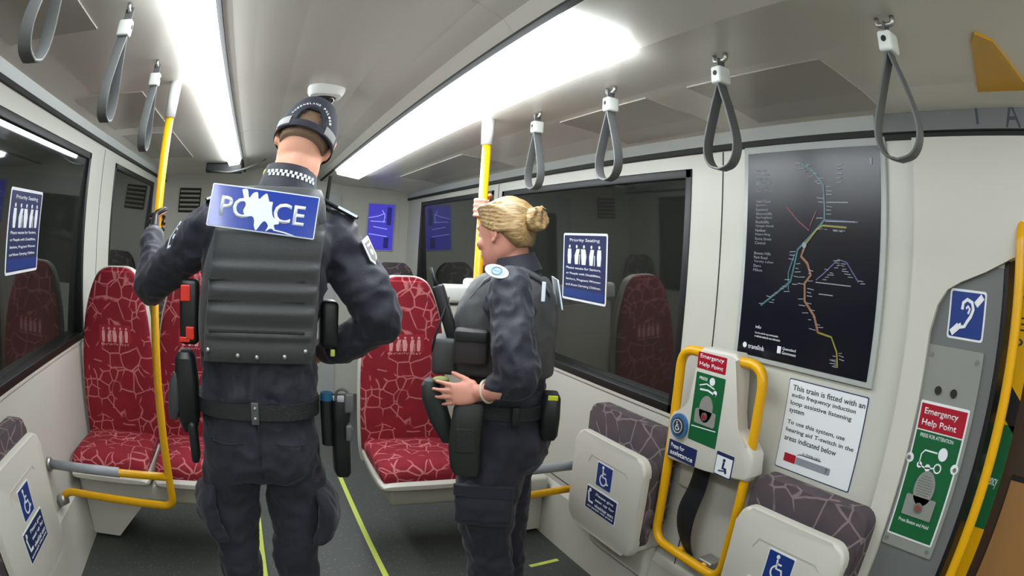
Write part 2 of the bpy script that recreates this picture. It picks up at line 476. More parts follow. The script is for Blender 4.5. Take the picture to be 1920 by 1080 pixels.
# sloped skirting along both walls
def skirt(x, s, y0, y1):
    return prism(BM(), [(x, y0, 0), (x-s*.03, y0, 0), (x-s*.022, y0, .3), (x, y0, .33)], (0, y1-y0, 0))
struct('baseboard_right', skirt(XR, 1, .67, YE), M['shell']); struct('baseboard_left', skirt(XL, -1, YB, YE), M['shell'])
# dark joint line under the cove, the upper fascia and the cove itself
ZR, ZL = 1.90, 1.98
struct('trim_3', box(BM(), XR-.02, XR+.02, .8, YE, ZR-.006, ZR+.013), M['slot'])
struct('trim_4', box(BM(), XL-.02, XL+.02, YB, YE, ZL-.006, ZL+.013), M['slot'])
def cove(name, pts, y0, y1, m, th=.02):
    q = [(x, y0, z) for x, z in pts]+[(x, y0, z+th) for x, z in pts[::-1]]
    return struct(name, prism(BM(), q, (0, y1-y0, 0)), m)
cove('trim_5', [(XR+.03, ZR+.014), (XR-.014, ZR+.014), (XR-.025, ZR+.055)], .8, YE, M['wall2'])
cove('trim_6', [(XL-.03, ZL+.014), (XL+.014, ZL+.014), (XL+.025, ZL+.055)], YB, YE, M['wall2'])
cove('trim_7', [(XR-.022, ZR+.055), (1.30, 1.978), (1.05, 1.998), (.80, 2.0)], YB, YE, M['cove'])
cove('trim_8', [(XL+.022, ZL+.055), (-.85, 2.055), (-.6, 2.062), (-.33, 2.064)], YB, YE, M['cove'])
# centre ceiling, slightly vaulted, with turned down edges beside the lights
cpts = [(-.205, 2.085), (-.17, 2.105), (-.1, 2.118), (.05, 2.135), (.2, 2.14), (.35, 2.13), (.46, 2.108), (.53, 2.075), (.56, 2.04)]
q = [(x, YB, z) for x, z in cpts]+[(x, YB, z+.03) for x, z in cpts[::-1]]
struct('ceiling', prism(BM(), q, (0, YE-YB, 0)), M['ceil'], smooth=False)
struct('trim_9', prism(BM(), [(-.212, YB, 2.082), (-.196, YB, 2.082), (-.196, YB, 2.092), (-.212, YB, 2.092)], (0, YE-YB, 0)), M['slot'])
struct('trim_10', prism(BM(), [(.56, YB, 2.032), (.578, YB, 2.028), (.578, YB, 2.04), (.56, YB, 2.044)], (0, YE-YB, 0)), M['slot'])
# cross joints of ceiling panels
bm = BM()
for y in (1.3, 3.5):
    for (x0, z0), (x1, z1) in zip(cpts, cpts[1:]):
        prism(bm, [(x0, y, z0-.001), (x1, y, z1-.001), (x1, y, z1+.004), (x0, y, z0+.004)], (0, .004, 0))
struct('trim_11', bm, M['covedark'])
bm = BM()   # darker advertisement frames set in the coves
def covepanel(bm, pa, pb, y0, y1):
    (xa, za), (xb, zb) = pa, pb
    prism(bm, [(xa, y0, za-.004), (xb, y0, zb-.004), (xb, y0, zb+.006), (xa, y0, za+.006)], (0, y1-y0, 0))
for y0, y1 in ((.75, 1.25), (1.45, 2.0), (3.1, 4.5)): covepanel(bm, (1.40, 1.962), (1.30, 1.978), y0, y1); covepanel(bm, (1.30, 1.978), (1.08, 1.9955), y0, y1)
for y0, y1 in ((.4, 1.5), (2.3, 3.1), (3.3, 4.4)): covepanel(bm, (-.95, 2.046), (-.85, 2.055), y0, y1); covepanel(bm, (-.85, 2.055), (-.6, 2.062), y0, y1)
struct('trim_12', bm, M['covedark'])
# closed ends
bm = BM(); box(bm, XL-.1, XR+.35, YE, YE+.1, 0, 2.3)
struct('wall_front', bm, M['wall'])
struct('wall_back', box(BM(), XL-.1, XR+.35, YB-.1, YB, 0, 2.3), M['wall'])
struct('trim_13', box(BM(), XL-.1, XR+.35, YB, YE, 2.3, 2.34), M['cove'])
# end wall inset panel joints
bm = BM(); pl = EW(0, YE-.001, 0)
pts = [(.9, 1.33), (.9, 1.93), (1.36, 1.95), (1.39, 1.33)]
pl.stroke(bm, [(p.x, p.y) for p in [Vector(a) for a in fillet([(x, z, 0) for x, z in pts], .06)]]+[(.9, 1.33)], .008)
pts = [(-.98, 1.96), (-.2, 1.97)]
pl.stroke(bm, pts, .01)
pl.stroke(bm, [(-.95, 1.93), (-.35, 1.93), (-.3, 1.88)], .01)
struct('trim_14', bm, M['covedark'])
# gangway doorway in the end wall
pl = EW(0, YE-.002, 0)
bm = BM(); pl.rect(bm, -.28, 0, .78, 1.93, 0, .05, th=.03)
d2 = struct('door_2', bm, M['wall2'])
bm = BM(); pl.rect(bm, -.1, .9, .6, 1.75, .03, .04, th=.006); obj('pane', bm, M['glass'], d2)
bm = BM(); pl.rect(bm, .64, 1.0, .66, 1.25, .03, .008, th=.03); obj('door_handle', bm, M['steel'], d2)

# ------------------------------------------------------------------ door pillar and doorway on the right
# upright pillar cover: flush panel, whose lower grey infill is bounded by a rising curve
bm = BM()
out = [(.67, 0), (.615, 0), (.6, .75), (.593, 1.38), (.575, 1.45), (.545, 1.492), (.5, 1.515), (.42, 1.545), (.33, 1.585), (.2, 1.63), (.05, 1.66), (-.3, 1.68), (-.3, 1.885), (.67, 1.885)]
prism(bm, [(XR-.022, y, z) for y, z in out], (.05, 0, 0))
bmesh.ops.recalc_face_normals(bm, faces=bm.faces[:])
struct('trim_15', bm, M['shell'], smooth=False)
bm = BM()
prism(bm, [(XR-.006, y, z) for y, z in [(.625, 0), (.36, 0), (.36, 1.56), (.42, 1.56), (.6, 1.5), (.62, 1.38)]], (.03, 0, 0))
struct('trim_16', bm, M['pillar'])
box_ = box(BM(), XR+.0, XR+.1, .345, .36, 0, 1.62)
struct('trim_17', box_, M['black'])
struct('trim_18', box(BM(), XR-.01, XR+.3, YB, .8, 1.885, 1.905), M['slot'])
bm = box(BM(), XR-.028, XR+.3, YB, .8, 1.902, 1.99)
struct('trim_19', bm, M['pillar'])
struct('trim_20', box(BM(), XR+.0, XR+.1, YB, -.3, 0, 2.3), M['wall'])
# sliding door leaf
bm = box(BM(), 1.60, 1.64, -.95, .42, 0, 1.95)
d1 = struct('door_1', bm, M['dkbrown'])
obj('door_panel', box(BM(), 1.592, 1.602, -.5, .235, .05, 1.02), M['brown'], d1)
obj('door_trim', box(BM(), 1.59, 1.602, -.5, .235, 1.02, 1.032), M['black'], d1)
bm = BM(); bm2 = BM(); bm3 = BM()
pl = RW(1.598, .40, 0)
pl.rect(bm, 0, .2, .125, 1.62)
for z in (.62, 1.24, .35): pl.poly(bm2, [(0, z), (.125, z-.10), (.125, z-.01), (0, z+.09)], .0013)
pl.rect(bm3, .0, .86, .125, 1.16, .0013)
hz = obj('hazard_strip', bm, M['yellow'], d1); hz['label'] = 'yellow and black hazard strip'
obj('hazard_stripe', bm2, M['black'], hz)
gs = obj('green_sticker', bm3, M['green'], d1)
bm = BM()
for k, t in enumerate(('in', 'an', 'emergency', 'or')): pl.text(bm, t, .03, 1.12-k*.06-.02, .115, 1.12-k*.06+.01, .0028, keep=True)
obj('lettering', bm, M['paper'], gs)
bm = BM(); tp = Plane((1.5965, .36, 1.32), (0, 0, 1), (0, 1, 0))
for k, t in enumerate('STEP'):
    pl.text(bm, t, .062, 1.52-k*.055, .10, 1.555-k*.055, .0015)
obj('lettering', bm, M['ink'], hz)
# vertical yellow rail beside the doorway
t = thing('door_grab_rail', 'vertical yellow grab rail beside the doorway at the right edge', 'grab rail', (1.43, .30, 0))
obj('rail', tube(BM(), fillet([(1.47, .30, 1.68), (1.43, .30, 1.64), (1.43, .30, .35), (1.47, .30, .30)], .04), .0165), M['yellow'], t, True)
bm = BM(); cyl(bm, (1.465, .30, 1.68), (1.49, .30, 1.70), .024); cyl(bm, (1.465, .30, .30), (1.5, .30, .28), .024)
apart('rail_mount', bm, M['steel'], t, True)
# lettering on the header over the door
pl = RW(XR-.0285, .45, 1.91)
bm = BM(); pl.text(bm, 'I', .018, .004, .026, .055); i2 = BM(); pl.text(i2, 'A', .118, -.006, .172, .062); tag(obj('header_lettering', i2, M['ink']), 'capital letter A on the grey header, at the edge over the doorway', 'lettering')
tag(obj('header_lettering', bm, M['ink']), 'small capital letter I on the grey header above the pillar panel', 'lettering')
bm = BM(); cp = Plane((1.33, .36, 2.02), (0, -1, 0), (-.25, 0, .02))
struct_y = prism(bm, [(1.34, .385, 1.966), (1.34, .215, 1.966), (1.10, .25, 1.988), (1.06, .285, 1.99), (1.10, .31, 1.988)], (0, 0, .008))
tag(obj('ceiling_sticker', bm, M['yellow']), 'yellow triangular sticker on the cove by the doorway', 'sticker')

# ------------------------------------------------------------------ lights
def light(label, quad, y0, y1, housing):
    cx = sum(p[0] for p in quad)/len(quad); cz = sum(p[1] for p in quad)/len(quad)
    t = thing('ceiling_light', label, 'light', (cx, (y0+y1)/2, cz), 'strip lights along the ceiling')
    bm = BM(); prism(bm, [(x, y0, z) for x, z in quad], (0, y1-y0, 0)); obj('diffuser', bm, M['led'], t)
    bm = BM(); prism(bm, [(x, y0-.03, z) for x, z in housing], (0, y1-y0+.06, 0)); obj('housing', bm, M['white'], t)
light('continuous lit strip light running above the left windows', [(-.306, 2.026), (-.222, 2.042), (-.212, 2.088), (-.32, 2.064)], YB+.05, 4.66,
      [(-.325, 2.064), (-.21, 2.09), (-.21, 2.11), (-.325, 2.11)])
light('wide lit strip light above the blonde person, ending over the map poster', [(.775, 1.968), (.60, 1.996), (.582, 2.042), (.79, 2.004)], 1.12, 4.66,
      [(.795, 2.004), (.58, 2.042), (.58, 2.08), (.795, 2.08)])

light('added strip light behind the camera, unseen, brightening the right foreground', [(.775, 1.968), (.60, 1.996), (.582, 2.042), (.79, 2.004)], YB+.05, -.15,
      [(.795, 2.004), (.58, 2.042), (.58, 2.08), (.795, 2.08)])  # extra lamp out of view behind the camera, added as fill for the right foreground
for k_, (y0, y1) in enumerate(((-.12, 1.09), (4.70, YE))):
    struct('trim_%d' % (21+k_), prism(BM(), [(.80, y0, 2.0), (.565, y0, 2.034), (.565, y0, 2.06), (.80, y0, 2.02)], (0, y1-y0, 0)), M['cove'])
struct('trim_23', prism(BM(), [(-.33, 4.70, 2.064), (-.205, 4.70, 2.085), (-.205, 4.70, 2.11), (-.33, 4.70, 2.09)], (0, YE-4.70, 0)), M['cove'])
# ------------------------------------------------------------------ hanging straps
def make_strap(loc, top, length, band=.03):
    """loc = clamp centre; loop hangs below it, loop plane along the carriage"""
    t = thing('hanging_strap', 'x', 'hanging strap', loc)
    x, y, z = loc
    path = [(0, -.0), (.008, -.03), (.022, -.07), (.04, -.13), (.05, -.175), (.047, -.21), (.03, -.236), (0, -.246)]
    k = length/.246
    path = smoothpath([(a, b*k) for a, b in path], 4)
    path = path+[(-a, b) for a, b in path[::-1][1:]]
    bm = BM(); tube(bm, [(x, y+a, z-.015+b) for a, b in path], .0028, 10, rb=band/2, ref=None, ex=4)
    bm.free(); bm = BM()
    prev = None; n = len(path); rings = []
    for i, (a, b) in enumerate(path):
        p0, p1 = path[max(i-1, 0)], path[min(i+1, n-1)]
        tx, tz = p1[0]-p0[0], p1[1]-p0[1]; l = math.hypot(tx, tz) or 1
        rings.append(((x, y+a, z-.015+b), (1, 0, 0), band/2, (0, -tz/l, tx/l), .003))
    loft(bm, rings, 12, 5)
    obj('loop', bm, M['strap'], t, 'auto')
    bm = BM(); box(bm, x-.02, x+.02, y-.017, y+.017, z-.022, z+.022, .006)
    cl = obj('clamp', bm, M['white'], t, 'auto')
    bm = BM(); s = -1 if x > 0 else 1
    pp = Plane((x+s*.0202, y, z), (0, s, 0), (0, 0, 1)); pp.disc(bm, 0, .003, .0065)
    obj('screw', bm, M['slot'], cl)
    bm = BM(); box(bm, x-.012, x+.012, y-.0025, y+.0025, z+.02, top-.012)
    obj('hanger_strap', bm, M['strap'], t)
    bm = BM(); tube(bm, fillet([(x, y-.02, top), (x, y-.02, top-.018), (x, y+.02, top-.018), (x, y+.02, top)], .012), .006, 10)
    obj('hook', bm, M['steel'], t, True)
    return t
rl = make_strap((.95, 1.45, 1.942), 2.0, .215)
rl['label'] = 'grey loop strap before the right window, between the blonde person and the map strap'
names = {1.93: 'grey loop strap beside the right pole, directly above the blonde person', .97: 'grey loop strap just beside the left edge of the map poster',
         .47: 'grey loop strap hanging at the right edge of the map poster'}
for y, lab in names.items():
    c = copy_tree(rl); c.location.y = y; c['label'] = lab
ll = make_strap((-.45, 1.35, 1.998), 2.064, .225)
ll['label'] = 'middle of three grey straps on the left, above the window pillar'
for y, lab in {1.88: 'grey strap nearest the left yellow pole', .80: 'large near grey strap in the top left corner'}.items():
    c = copy_tree(ll); c.location.y = y; c['label'] = lab
ll2 = None

# ------------------------------------------------------------------ yellow poles with their low rails
def pole(side, x, ztop, label):
    y = 2.17; wx = XR if side > 0 else XL; r = .0175
    t = thing('grab_pole', label, 'grab pole', (x, y, 0), 'floor to ceiling yellow poles')
    zc = ztop-.14 if side < 0 else ztop-.105
    obj('pole', tube(BM(), fillet([(x, y, zc+.02), (x, y, .42), (wx-side*.07, y+.03, .42), (wx-side*.004, y+.03, .36)], .05), r, 18), M['yellow'], t, True)
    obj('cross_rail', tube(BM(), [(x, y, .555), (wx-side*.005, y, .55)], r*.98, 18), M['yellow'], t, True)
    s = obj('rail_sleeve', tube(BM(), [(x-side*.0+side*.24, y, .5545), (wx-side*.02, y, .5515)], r+.004, 18), M['greyp'], t, True)
    s['label'] = 'grey sleeve on the rail'
    bm = BM(); tube(bm, [(x, y, zc), (x, y, ztop)], [.023, .026], 18)
    obj('pole_cap', bm, M['white'], t, True)
    bm = BM(); cyl(bm, (wx-side*.002, y+.03, .36), (wx-side*.05, y+.03, .385), .028); cyl(bm, (wx, y, .55), (wx-side*.018, y, .55), .03)
    apart('wall_mount', bm, M['steel'], t, True)
    return t
pole(-1, -.42, 2.064, 'yellow grab pole held by the person in the cap')
pole(1, .855, 2.0, 'yellow grab pole held by the blonde person')

# ------------------------------------------------------------------ floor tapes
for x, y0, y1, lab in ((.515, .9, 3.7, 'long yellow green floor line running past the red seat on the right'), (-.06, .9, 3.7, 'yellow green floor line seen between the legs of the person in the cap')):
    bm = BM(); box(bm, x-.014, x+.014, y0, y1, .0, .003)
    tag(obj('floor_line', bm, M['hiviz']), lab, 'floor marking', 'floor markings')
bm = BM(); obox(bm, (1.288, 2.213, .0015), (1, .08, 0), (-.08, 1, 0), (0, 0, 1), .08, .012, .0015)
tag(obj('floor_line', bm, M['hiviz']), 'short yellow green floor mark near the right wall behind the blonde person', 'floor marking', 'floor markings')

# ------------------------------------------------------------------ red priority seats
def people_icon(pl, bm, x0, x1, y0, y1, d=0.):
    """row of five small figures"""
    n = 5; w = (x1-x0)/n; h = y1-y0
    for i in range(n):
        cx = x0+w*(i+.5)
        pl.disc(bm, cx, y1-h*.1, h*.085, d, 12)
        lean = (.0, .22, -.1, .12, 0)[i]
        b = .28*w if i != 2 else .36*w
        pl.poly(bm, [(cx-b*.8+lean*w, y0+h*.78), (cx+b*.8+lean*w, y0+h*.78), (cx+b, y0+h*.42), (cx+b*.7, y0), (cx-b*.7, y0), (cx-b, y0+h*.42)], d)
        if i in (1, 3): pl.stroke(bm, [(cx+w*.42, y0+h*.5), (cx+w*.42, y0)], w*.08, d)
def make_seat(cx, yf, label):
    """backrest face at about yf, front edge .4 nearer"""
    t = thing('priority_seat', label, 'seat', (cx, yf, 0), 'red priority seats facing the camera')
    prof = [(.44, .222), (.6, .224), (.8, .222), (.95, .214), (1.08, .195), (1.18, .168), (1.25, .14), (1.29, .115), (1.312, .085), (1.322, .05)]
    def lean(z): return .05*(z-.45)**1.2 if z > .45 else 0
    rings = [((cx, yf+.03+lean(z), z), (1, 0, 0), w, (0, 1, 0), .032 if z < 1.3 else .022) for z, w in smoothpath(prof, 3)]
    obj('backrest', loft(BM(), rings, 36, 5), M['redcloth'], t, 'auto')
    rings = [((cx, yf+.065+lean(z), z+.004), (1, 0, 0), w+.012, (0, 1, 0), .036 if z < 1.3 else .025) for z, w in smoothpath([(.36, .21)]+prof, 3)]
    obj('shell', loft(BM(), rings, 36, 4), M['shell'], t, 'auto')
    fr = smoothpath([(yf+.02, .455, .215, .045), (yf-.1, .455, .218, .05), (yf-.25, .46, .22, .05), (yf-.36, .462, .22, .046), (yf-.405, .452, .216, .036), (yf-.425, .438, .208, .018)], 4)
    obj('cushion', loft(BM(), [((cx, y, z), (1, 0, 0), w, (0, 0, 1), h) for y, z, w, h in fr], 36, 4), M['redcloth'], t, 'auto')
    fr = smoothpath([(yf+.03, .41, .222, .04), (yf-.2, .405, .23, .04), (yf-.38, .408, .23, .035), (yf-.43, .405, .222, .022), (yf-.445, .405, .21, .01)], 4)
    obj('seat_pan', loft(BM(), [((cx, y, z), (1, 0, 0), w, (0, 0, 1), h) for y, z, w, h in fr], 36, 4), M['shell'], t, 'auto')
    pl = EW(cx, yf+.03-.032+lean(1.02)-.0022, 0)
    bm = BM(); pl.rect(bm, -.1, .925, .1, 1.04, 0, .006)
    e = obj('emblem', bm, mat('emblem red', (150, 26, 44), .8), t); e['label'] = 'priority seating emblem woven in the backrest'
    bm = BM(); people_icon(pl, bm, -.09, .09, .955, 1.03, .0013); pl.text(bm, 'PRIORITY SEAT', -.088, .932, .088, .948, .0013)
    obj('figures', bm, mat('emblem pink', (214, 150, 150), .8), e)
    return t
YS = 2.86
sL = make_seat(-.805, YS, 'red patterned priority seat beside the left wall, under the window')
s2 = copy_tree(sL); s2.location.x = -.325; s2['label'] = 'red patterned priority seat mostly hidden behind the person in the cap'
s3 = copy_tree(sL); s3.location.x = .765; s3['label'] = 'single red patterned seat between the person in the cap and the blonde person'
# the shared seat bases
def seat_base(x0, x1, label, g=None):
    t = thing('seat_base', label, 'seat base', ((x0+x1)/2, YS, 0))
    bm = BM(); box(bm, x0, x1, YS-.36, YS+.06, .27, .362, .02); obj('beam', bm, M['shell'], t, 'auto')
    bm = BM(); cs = x0 if x0 < 0 else x1
    s = 1 if x0 < 0 else -1
    prism(bm, [(cs, YS-.3, .02), (cs+s*.16, YS-.3, .02), (cs+s*.4, YS-.3, .275), (cs, YS-.3, .275)], (0, .34, 0)); obj('bracket', bm, M['shell'], t)
    return t
seat_base(XL+.03, -.14, 'white cantilever base carrying the two red seats on the left wall')
seat_base(.6, XR-.03, 'white cantilever base under the single red seat on the right')
# white partition beside the right seat
t = thing('seat_partition', 'white moulded partition between the red seat and the right window', 'partition', (1.2, 2.99, 0))
bm = BM(); box(bm, .99, XR, 2.96, 3.0, .3, 1.18, .012); obj('panel', bm, M['shell'], t, 'auto')
bm = BM(); box(bm, .97, XR, 2.94, 3.02, 1.195, 1.29, .02); box(bm, 1.1, 1.17, 2.94, 3.02, 1.22, 1.325, .02); obj('top_rail', bm, M['white'], t, 'auto')
# seats further back: only their dark headrests show
for x, lab in ((1.22, 'dark grey headrest past the red seat, before the end wall, by the right window'), (-.8, 'dark headrest of the seat by the far left window')):
    t = thing('far_seat', lab, 'seat', (x, 5.1, 0))
    rings = [((x, 5.1, z), (1, 0, 0), ww, (0, 1, 0), .05) for z, ww in smoothpath([(.3, .2), (.9, .21), (1.15, .19), (1.26, .15), (1.31, .09)], 4)]
    obj('backrest', loft(BM(), rings, 28, 4), M['greycloth'], t, 'auto')
    bm = BM(); box(bm, x-.2, x+.2, 4.75, 5.1, .38, .47, .03); obj('cushion', bm, M['greycloth'], t, 'auto')
    bm = BM(); box(bm, x-.16, x+.16, 4.8, 5.12, 0, .38, .02); obj('pedestal', bm, M['shell'], t, 'auto')

# ------------------------------------------------------------------ end wall screen and vent
t = thing('display_screen', 'blue lit screen on the end wall, right of the person in the cap', 'screen', (1.19, YE, 1.62))
pl = EW(1.06, YE-.012, 1.405)
bm = BM(); box(bm, 1.05, 1.33, YE-.012, YE, 1.395, 1.85, .003); obj('frame', bm, M['wall2'], t)
bm = BM(); pl.rect(bm, .005, .0, .26, .435); pn = obj('panel', bm, M['glow'], t)
bm = BM()
for p in ([(.01, .30), (.1, .32), (.17, .35)], [(.03, .27), (.18, .27)], [(.02, .15), (.2, .13)], [(.14, .38), (.17, .33), (.16, .26)], [(.06, .22), (.2, .2)]): pl.stroke(bm, p, .008, .0013)
obj('picture_lines', bm, M['glow2'], pn)
bm = BM(); pl.rect(bm, .17, .02, .22, .12, .0013); pl.rect(bm, .19, .24, .235, .41, .0013); apart('picture_shapes', bm, M['glow3'], pn, gap=0.004)
t = thing('wall_vent', 'small dark louvred vent on the end wall, left of the person in the cap', 'vent', (-.77, YE, 1.78))
bm = BM(); box(bm, -.87, -.64, YE-.01, YE, 1.69, 1.92); obj('frame', bm, M['slot'], t)
bm = BM()
for k in range(5): obox(bm, (-.755, YE-.016, 1.72+k*.042), (1, 0, 0), (0, .8, -.6), (0, .6, .8), .105, .01, .004)
obj('louvre', bm, M['covedark'], t)
# black box over the far end of the left light
t = thing('overhead_unit', 'dark bracket with cables at the far end of the left strip light', 'bracket', (-.4, 4.8, 2.0))
bm = BM(); box(bm, -.52, -.2, 4.76, 4.86, 1.985, 2.06, .01); obj('bar', bm, M['gear'], t)
bm = BM(); tube(bm, fillet([(-.5, 4.75, 2.0), (-.3, 4.7, 1.975), (-.12, 4.72, 2.03), (.0, 4.75, 2.1)], .08), .008, 8); obj('cable', bm, M['strap'], t, True)

# ------------------------------------------------------------------ ceiling camera
cx, cyy = .228, 2.5
t = thing('dome_camera', 'white dome security camera on the ceiling above the cap', 'camera', (cx, cyy, 2.14))
bm = BM(); loft(bm, [((cx, cyy, z), (1, 0, 0), r, (0, 1, 0), r*1.05) for z, r in ((2.145, .085), (2.12, .082), (2.1, .07), (2.095, .055))], 32, 3)
obj('housing', bm, M['white'], t, 'auto')
bm = BM(); sphere(bm, (cx+.005, cyy, 2.098), .042, .042, .034); obj('dome', bm, M['glass'], t, True)
bm = BM(); loft(bm, [((cx, cyy, 2.096), (1, 0, 0), .05, (0, 1, 0), .05), ((cx, cyy, 2.09), (1, 0, 0), .046, (0, 1, 0), .046)], 24); obj('ring', bm, M['slot'], t)

# ------------------------------------------------------------------ folding seats
def wheelchair(pl, bm, x, y, s, d):
    pl.disc(bm, x-.12*s, y+.40*s, .075*s, d, 14)
    pl.stroke(bm, [(x-.11*s, y+.30*s), (x-.08*s, y-.02*s), (x+.16*s, y-.02*s), (x+.26*s, y-.28*s), (x+.36*s, y-.24*s)], .075*s, d)
    pl.stroke(bm, [(x-.1*s, y+.16*s), (x+.12*s, y+.16*s)], .06*s, d)
    pl.arc(bm, x-.03*s, y-.16*s, .24*s, 110, 345, .065*s, d)
def folding_seat(side, yc, label, xw, w=.5, z0=.34, z1=.775, group='grey tip-up seats'):
    """tipped-up seat: pale shell facing the aisle, charcoal back cushion behind"""
    s = side
    t = thing('folding_seat', label, 'folding seat', (xw, yc, 0), group)
    xf = xw-s*.165; xc = xw-s*.085
    def bx(bm, xa, xb, ya, yb, za, zb, lean=0., rad=.05, bev=.012):
        pts = []
        for (cyc, czc, a0) in ((yb-rad, zb-rad, 0), (ya+rad, zb-rad, 90), (ya+rad, za+rad, 180), (yb-rad, za+rad, 270)):
            for k in range(6):
                a = math.radians(a0+k*18); pts.append((xa, cyc+rad*math.cos(a), czc+rad*math.sin(a)))
        prism(bm, pts, (xb-xa, 0, 0), bev)
        return bm
    bm = BM(); bx(bm, xw-s*.02, xc, yc-w/2+.0, yc+w/2+.03, .46, .875, rad=.05); obj('back_cushion', bm, M['greycloth'], t, 'auto')
    bm = BM(); bx(bm, xc-s*.005, xf+s*.03, yc-w/2, yc+w/2, z0+.04, z1-.02, rad=.05); obj('seat_cushion', bm, M['greycloth'], t, 'auto')
    bm = BM(); bx(bm, xf+s*.035, xf, yc-w/2, yc+w/2, z0, z1, rad=.06, bev=.014)
    sh = obj('shell', bm, M['shell'], t, 'auto')
    bm = BM(); pl = (RW if s > 0 else LW)(xf, yc, 0)
    pl.stroke(bm, [(-.13, z1-.12), (-.11, z1-.085), (.13, z1-.085), (.15, z1-.10)], .006); obj('moulded_groove', bm, M['covedark'], sh)
    bm = BM(); box(bm, xw, xf+s*.005, yc-w/2+.015, yc-w/2+.10, z0+.02, z0+.12, .02); obj('hinge', bm, M['shell'], t, 'auto')
    bm = BM(); box(bm, xw, xw-s*.06, yc-w/2+.03, yc+w/2-.03, .2, z0+.12, .02); obj('bracket', bm, M['shell'], t, 'auto')
    pl = (RW if s > 0 else LW)(xf, yc, 0)
    cz = z0+(z1-z0)*.66
    a = obj('wheelchair_sticker', pl.rect(BM(), -.058, cz-.055, .058, cz+.055, 0, .004), M['paper'], sh)
    b = obj('blue_field', pl.rect(BM(), -.053, cz-.05, .053, cz+.05, .0013, .003), M['blue'], a)
    bm = BM(); wheelchair(pl, bm, .0, cz, .095, .0026); obj('pictogram', bm, M['paper'], a)
    lz = cz-.07
    a = obj('text_sticker', pl.rect(BM(), -.115, lz-.11, .115, lz, 0, .004), M['paper'], sh)
    obj('blue_field', pl.rect(BM(), -.11, lz-.105, .11, lz-.005, .0013, .003), M['navy'], a)
    bm = BM(); pl.stroke(bm, [(-.095, lz-.025), (-.085, lz-.07), (-.055, lz-.07)], .01, .0026); pl.disc(bm, -.085, lz-.018, .008, .0026)
    for k, tx in enumerate(('Please give', 'seat up for', 'wheelchair users')): pl.text(bm, tx, -.04, lz-.033-k*.024, .1-.01*(k == 0), lz-.017-k*.024, .0026)
    pl.text(bm, 'and people with prams', -.095, lz-.097, .1, lz-.086, .0026)
    obj('lettering', bm, M['paper'], a)
    return t
folding_seat(1, 1.83, 'tip-up seat with wheelchair sticker between the blonde person and the yellow loop frame', XR, .50)
folding_seat(1, .86, 'tip-up seat with wheelchair sticker in the bottom right, under the white notice', XR, .455, z0=.36, z1=.80)
folding_seat(-1, 1.53, 'tip-up seat with wheelchair sticker in the bottom left corner', XL, .54, z0=.38, z1=.84)

# ------------------------------------------------------------------ map poster and notice
t = thing('map_poster', 'large black rail network map poster on the right wall', 'poster', (XR, 1.07, 1.54))
pl = RW(XR-.006, 1.35, 1.215)
W_, H_ = .555, .655
bm = BM(); box(bm, XR-.012, XR, .775, 1.37, 1.198, 1.895, .003); obj('frame', bm, M['wall2'], t, 'auto')
pl = RW(XR-.0125, 1.35, 1.215)
obj('sheet', pl.rect(BM(), 0, 0, W_, H_, 0, .003), M['mapbg'], t)
def mp(px, py):   # position inside the poster from fractions
    return (px*W_, (1-py)*H_)
teal, redl, ylw, prp, wht = mat('teal print', (58, 104, 108), .4), mat('dull red print', (104, 36, 44), .4), mat('yellow print', (140, 132, 54), .4), mat('purple print', (84, 84, 128), .4), mat('grey print', (138, 142, 150), .4)
tan_ = mat('tan print', (136, 98, 70), .4)
def line(pts, w, m, d=.0015, name='route_line'):
    bm = BM(); P_ = [mp(*p) for p in pts]; pl.stroke(bm, P_, w*.75, d); obj(name, bm, m, t)
line([(.43, .06), (.53, .11), (.60, .17), (.61, .28), (.61, .33), (.56, .37), (.42, .47), (.40, .55), (.38, .62), (.16, .75)], .009, teal)
line([(.47, .45), (.56, .37), (.60, .355), (.77, .36)], .007, ylw, .0018)
line([(.32, .27), (.42, .34), (.50, .38), (.51, .35), (.55, .29)], .006, redl)
line([(.60, .33), (.85, .335)], .006, prp, .002)
line([(.47, .46), (.45, .50), (.50, .53), (.53, .58), (.49, .62), (.50, .70), (.58, .76), (.62, .83)], .011, tan_, .002)
line([(.62, .83), (.72, .84), (.77, .90), (.79, .965)], .007, ylw, .002)
line([(.57, .60), (.62, .57), (.72, .50), (.78, .51), (.87, .59)], .005, prp)
line([(.40, .49), (.36, .58), (.37, .66)], .006, teal, .002)
bm = BM()
rnd = random.Random(3)
for x0, x1, yy in ((.62, .78, .25), (.62, .83, .335), (.57, .82, .61), (.60, .70, .66)): pl.stroke(bm, [mp(x0, yy), mp(x1, yy)], .003, .0022)
for a, b in (((.43, .06), (.60, .17)), ((.61, .17), (.61, .33)), ((.42, .47), (.38, .64)), ((.50, .55), (.50, .70)), ((.5, .70), (.62, .83)), ((.60, .60), (.74, .50)), ((.74, .5), (.88, .60)), ((.77, .9), (.80, 1.0-.03)), ((.38, .64), (.18, .745)), ((.60, .37), (.76, .38))):
    for k in range(9):
        f = (k+.5)/9; x = a[0]+(b[0]-a[0])*f; y = a[1]+(b[1]-a[1])*f; sd = rnd.choice((-1, 1)); l = rnd.uniform(.02, .05)
        pl.stroke(bm, [mp(x+sd*.012, y), mp(x+sd*(.012+l), y+rnd.uniform(-.004, .004))], .0022, .0022)
for k in range(5): pl.stroke(bm, [mp(.70, .08+k*.02), mp(.74-.01*(k % 2), .08+k*.02)], .003, .0022)
pl.disc(bm, *mp(.47, .448), .009, .003); pl.stroke(bm, [mp(.94, .055), mp(.94, .085)], .008, .0022)
apart('station_names', bm, wht, t, gap=0.012)
bm = BM(); y = .09
rows = [9, 1, 10, 0, 4]
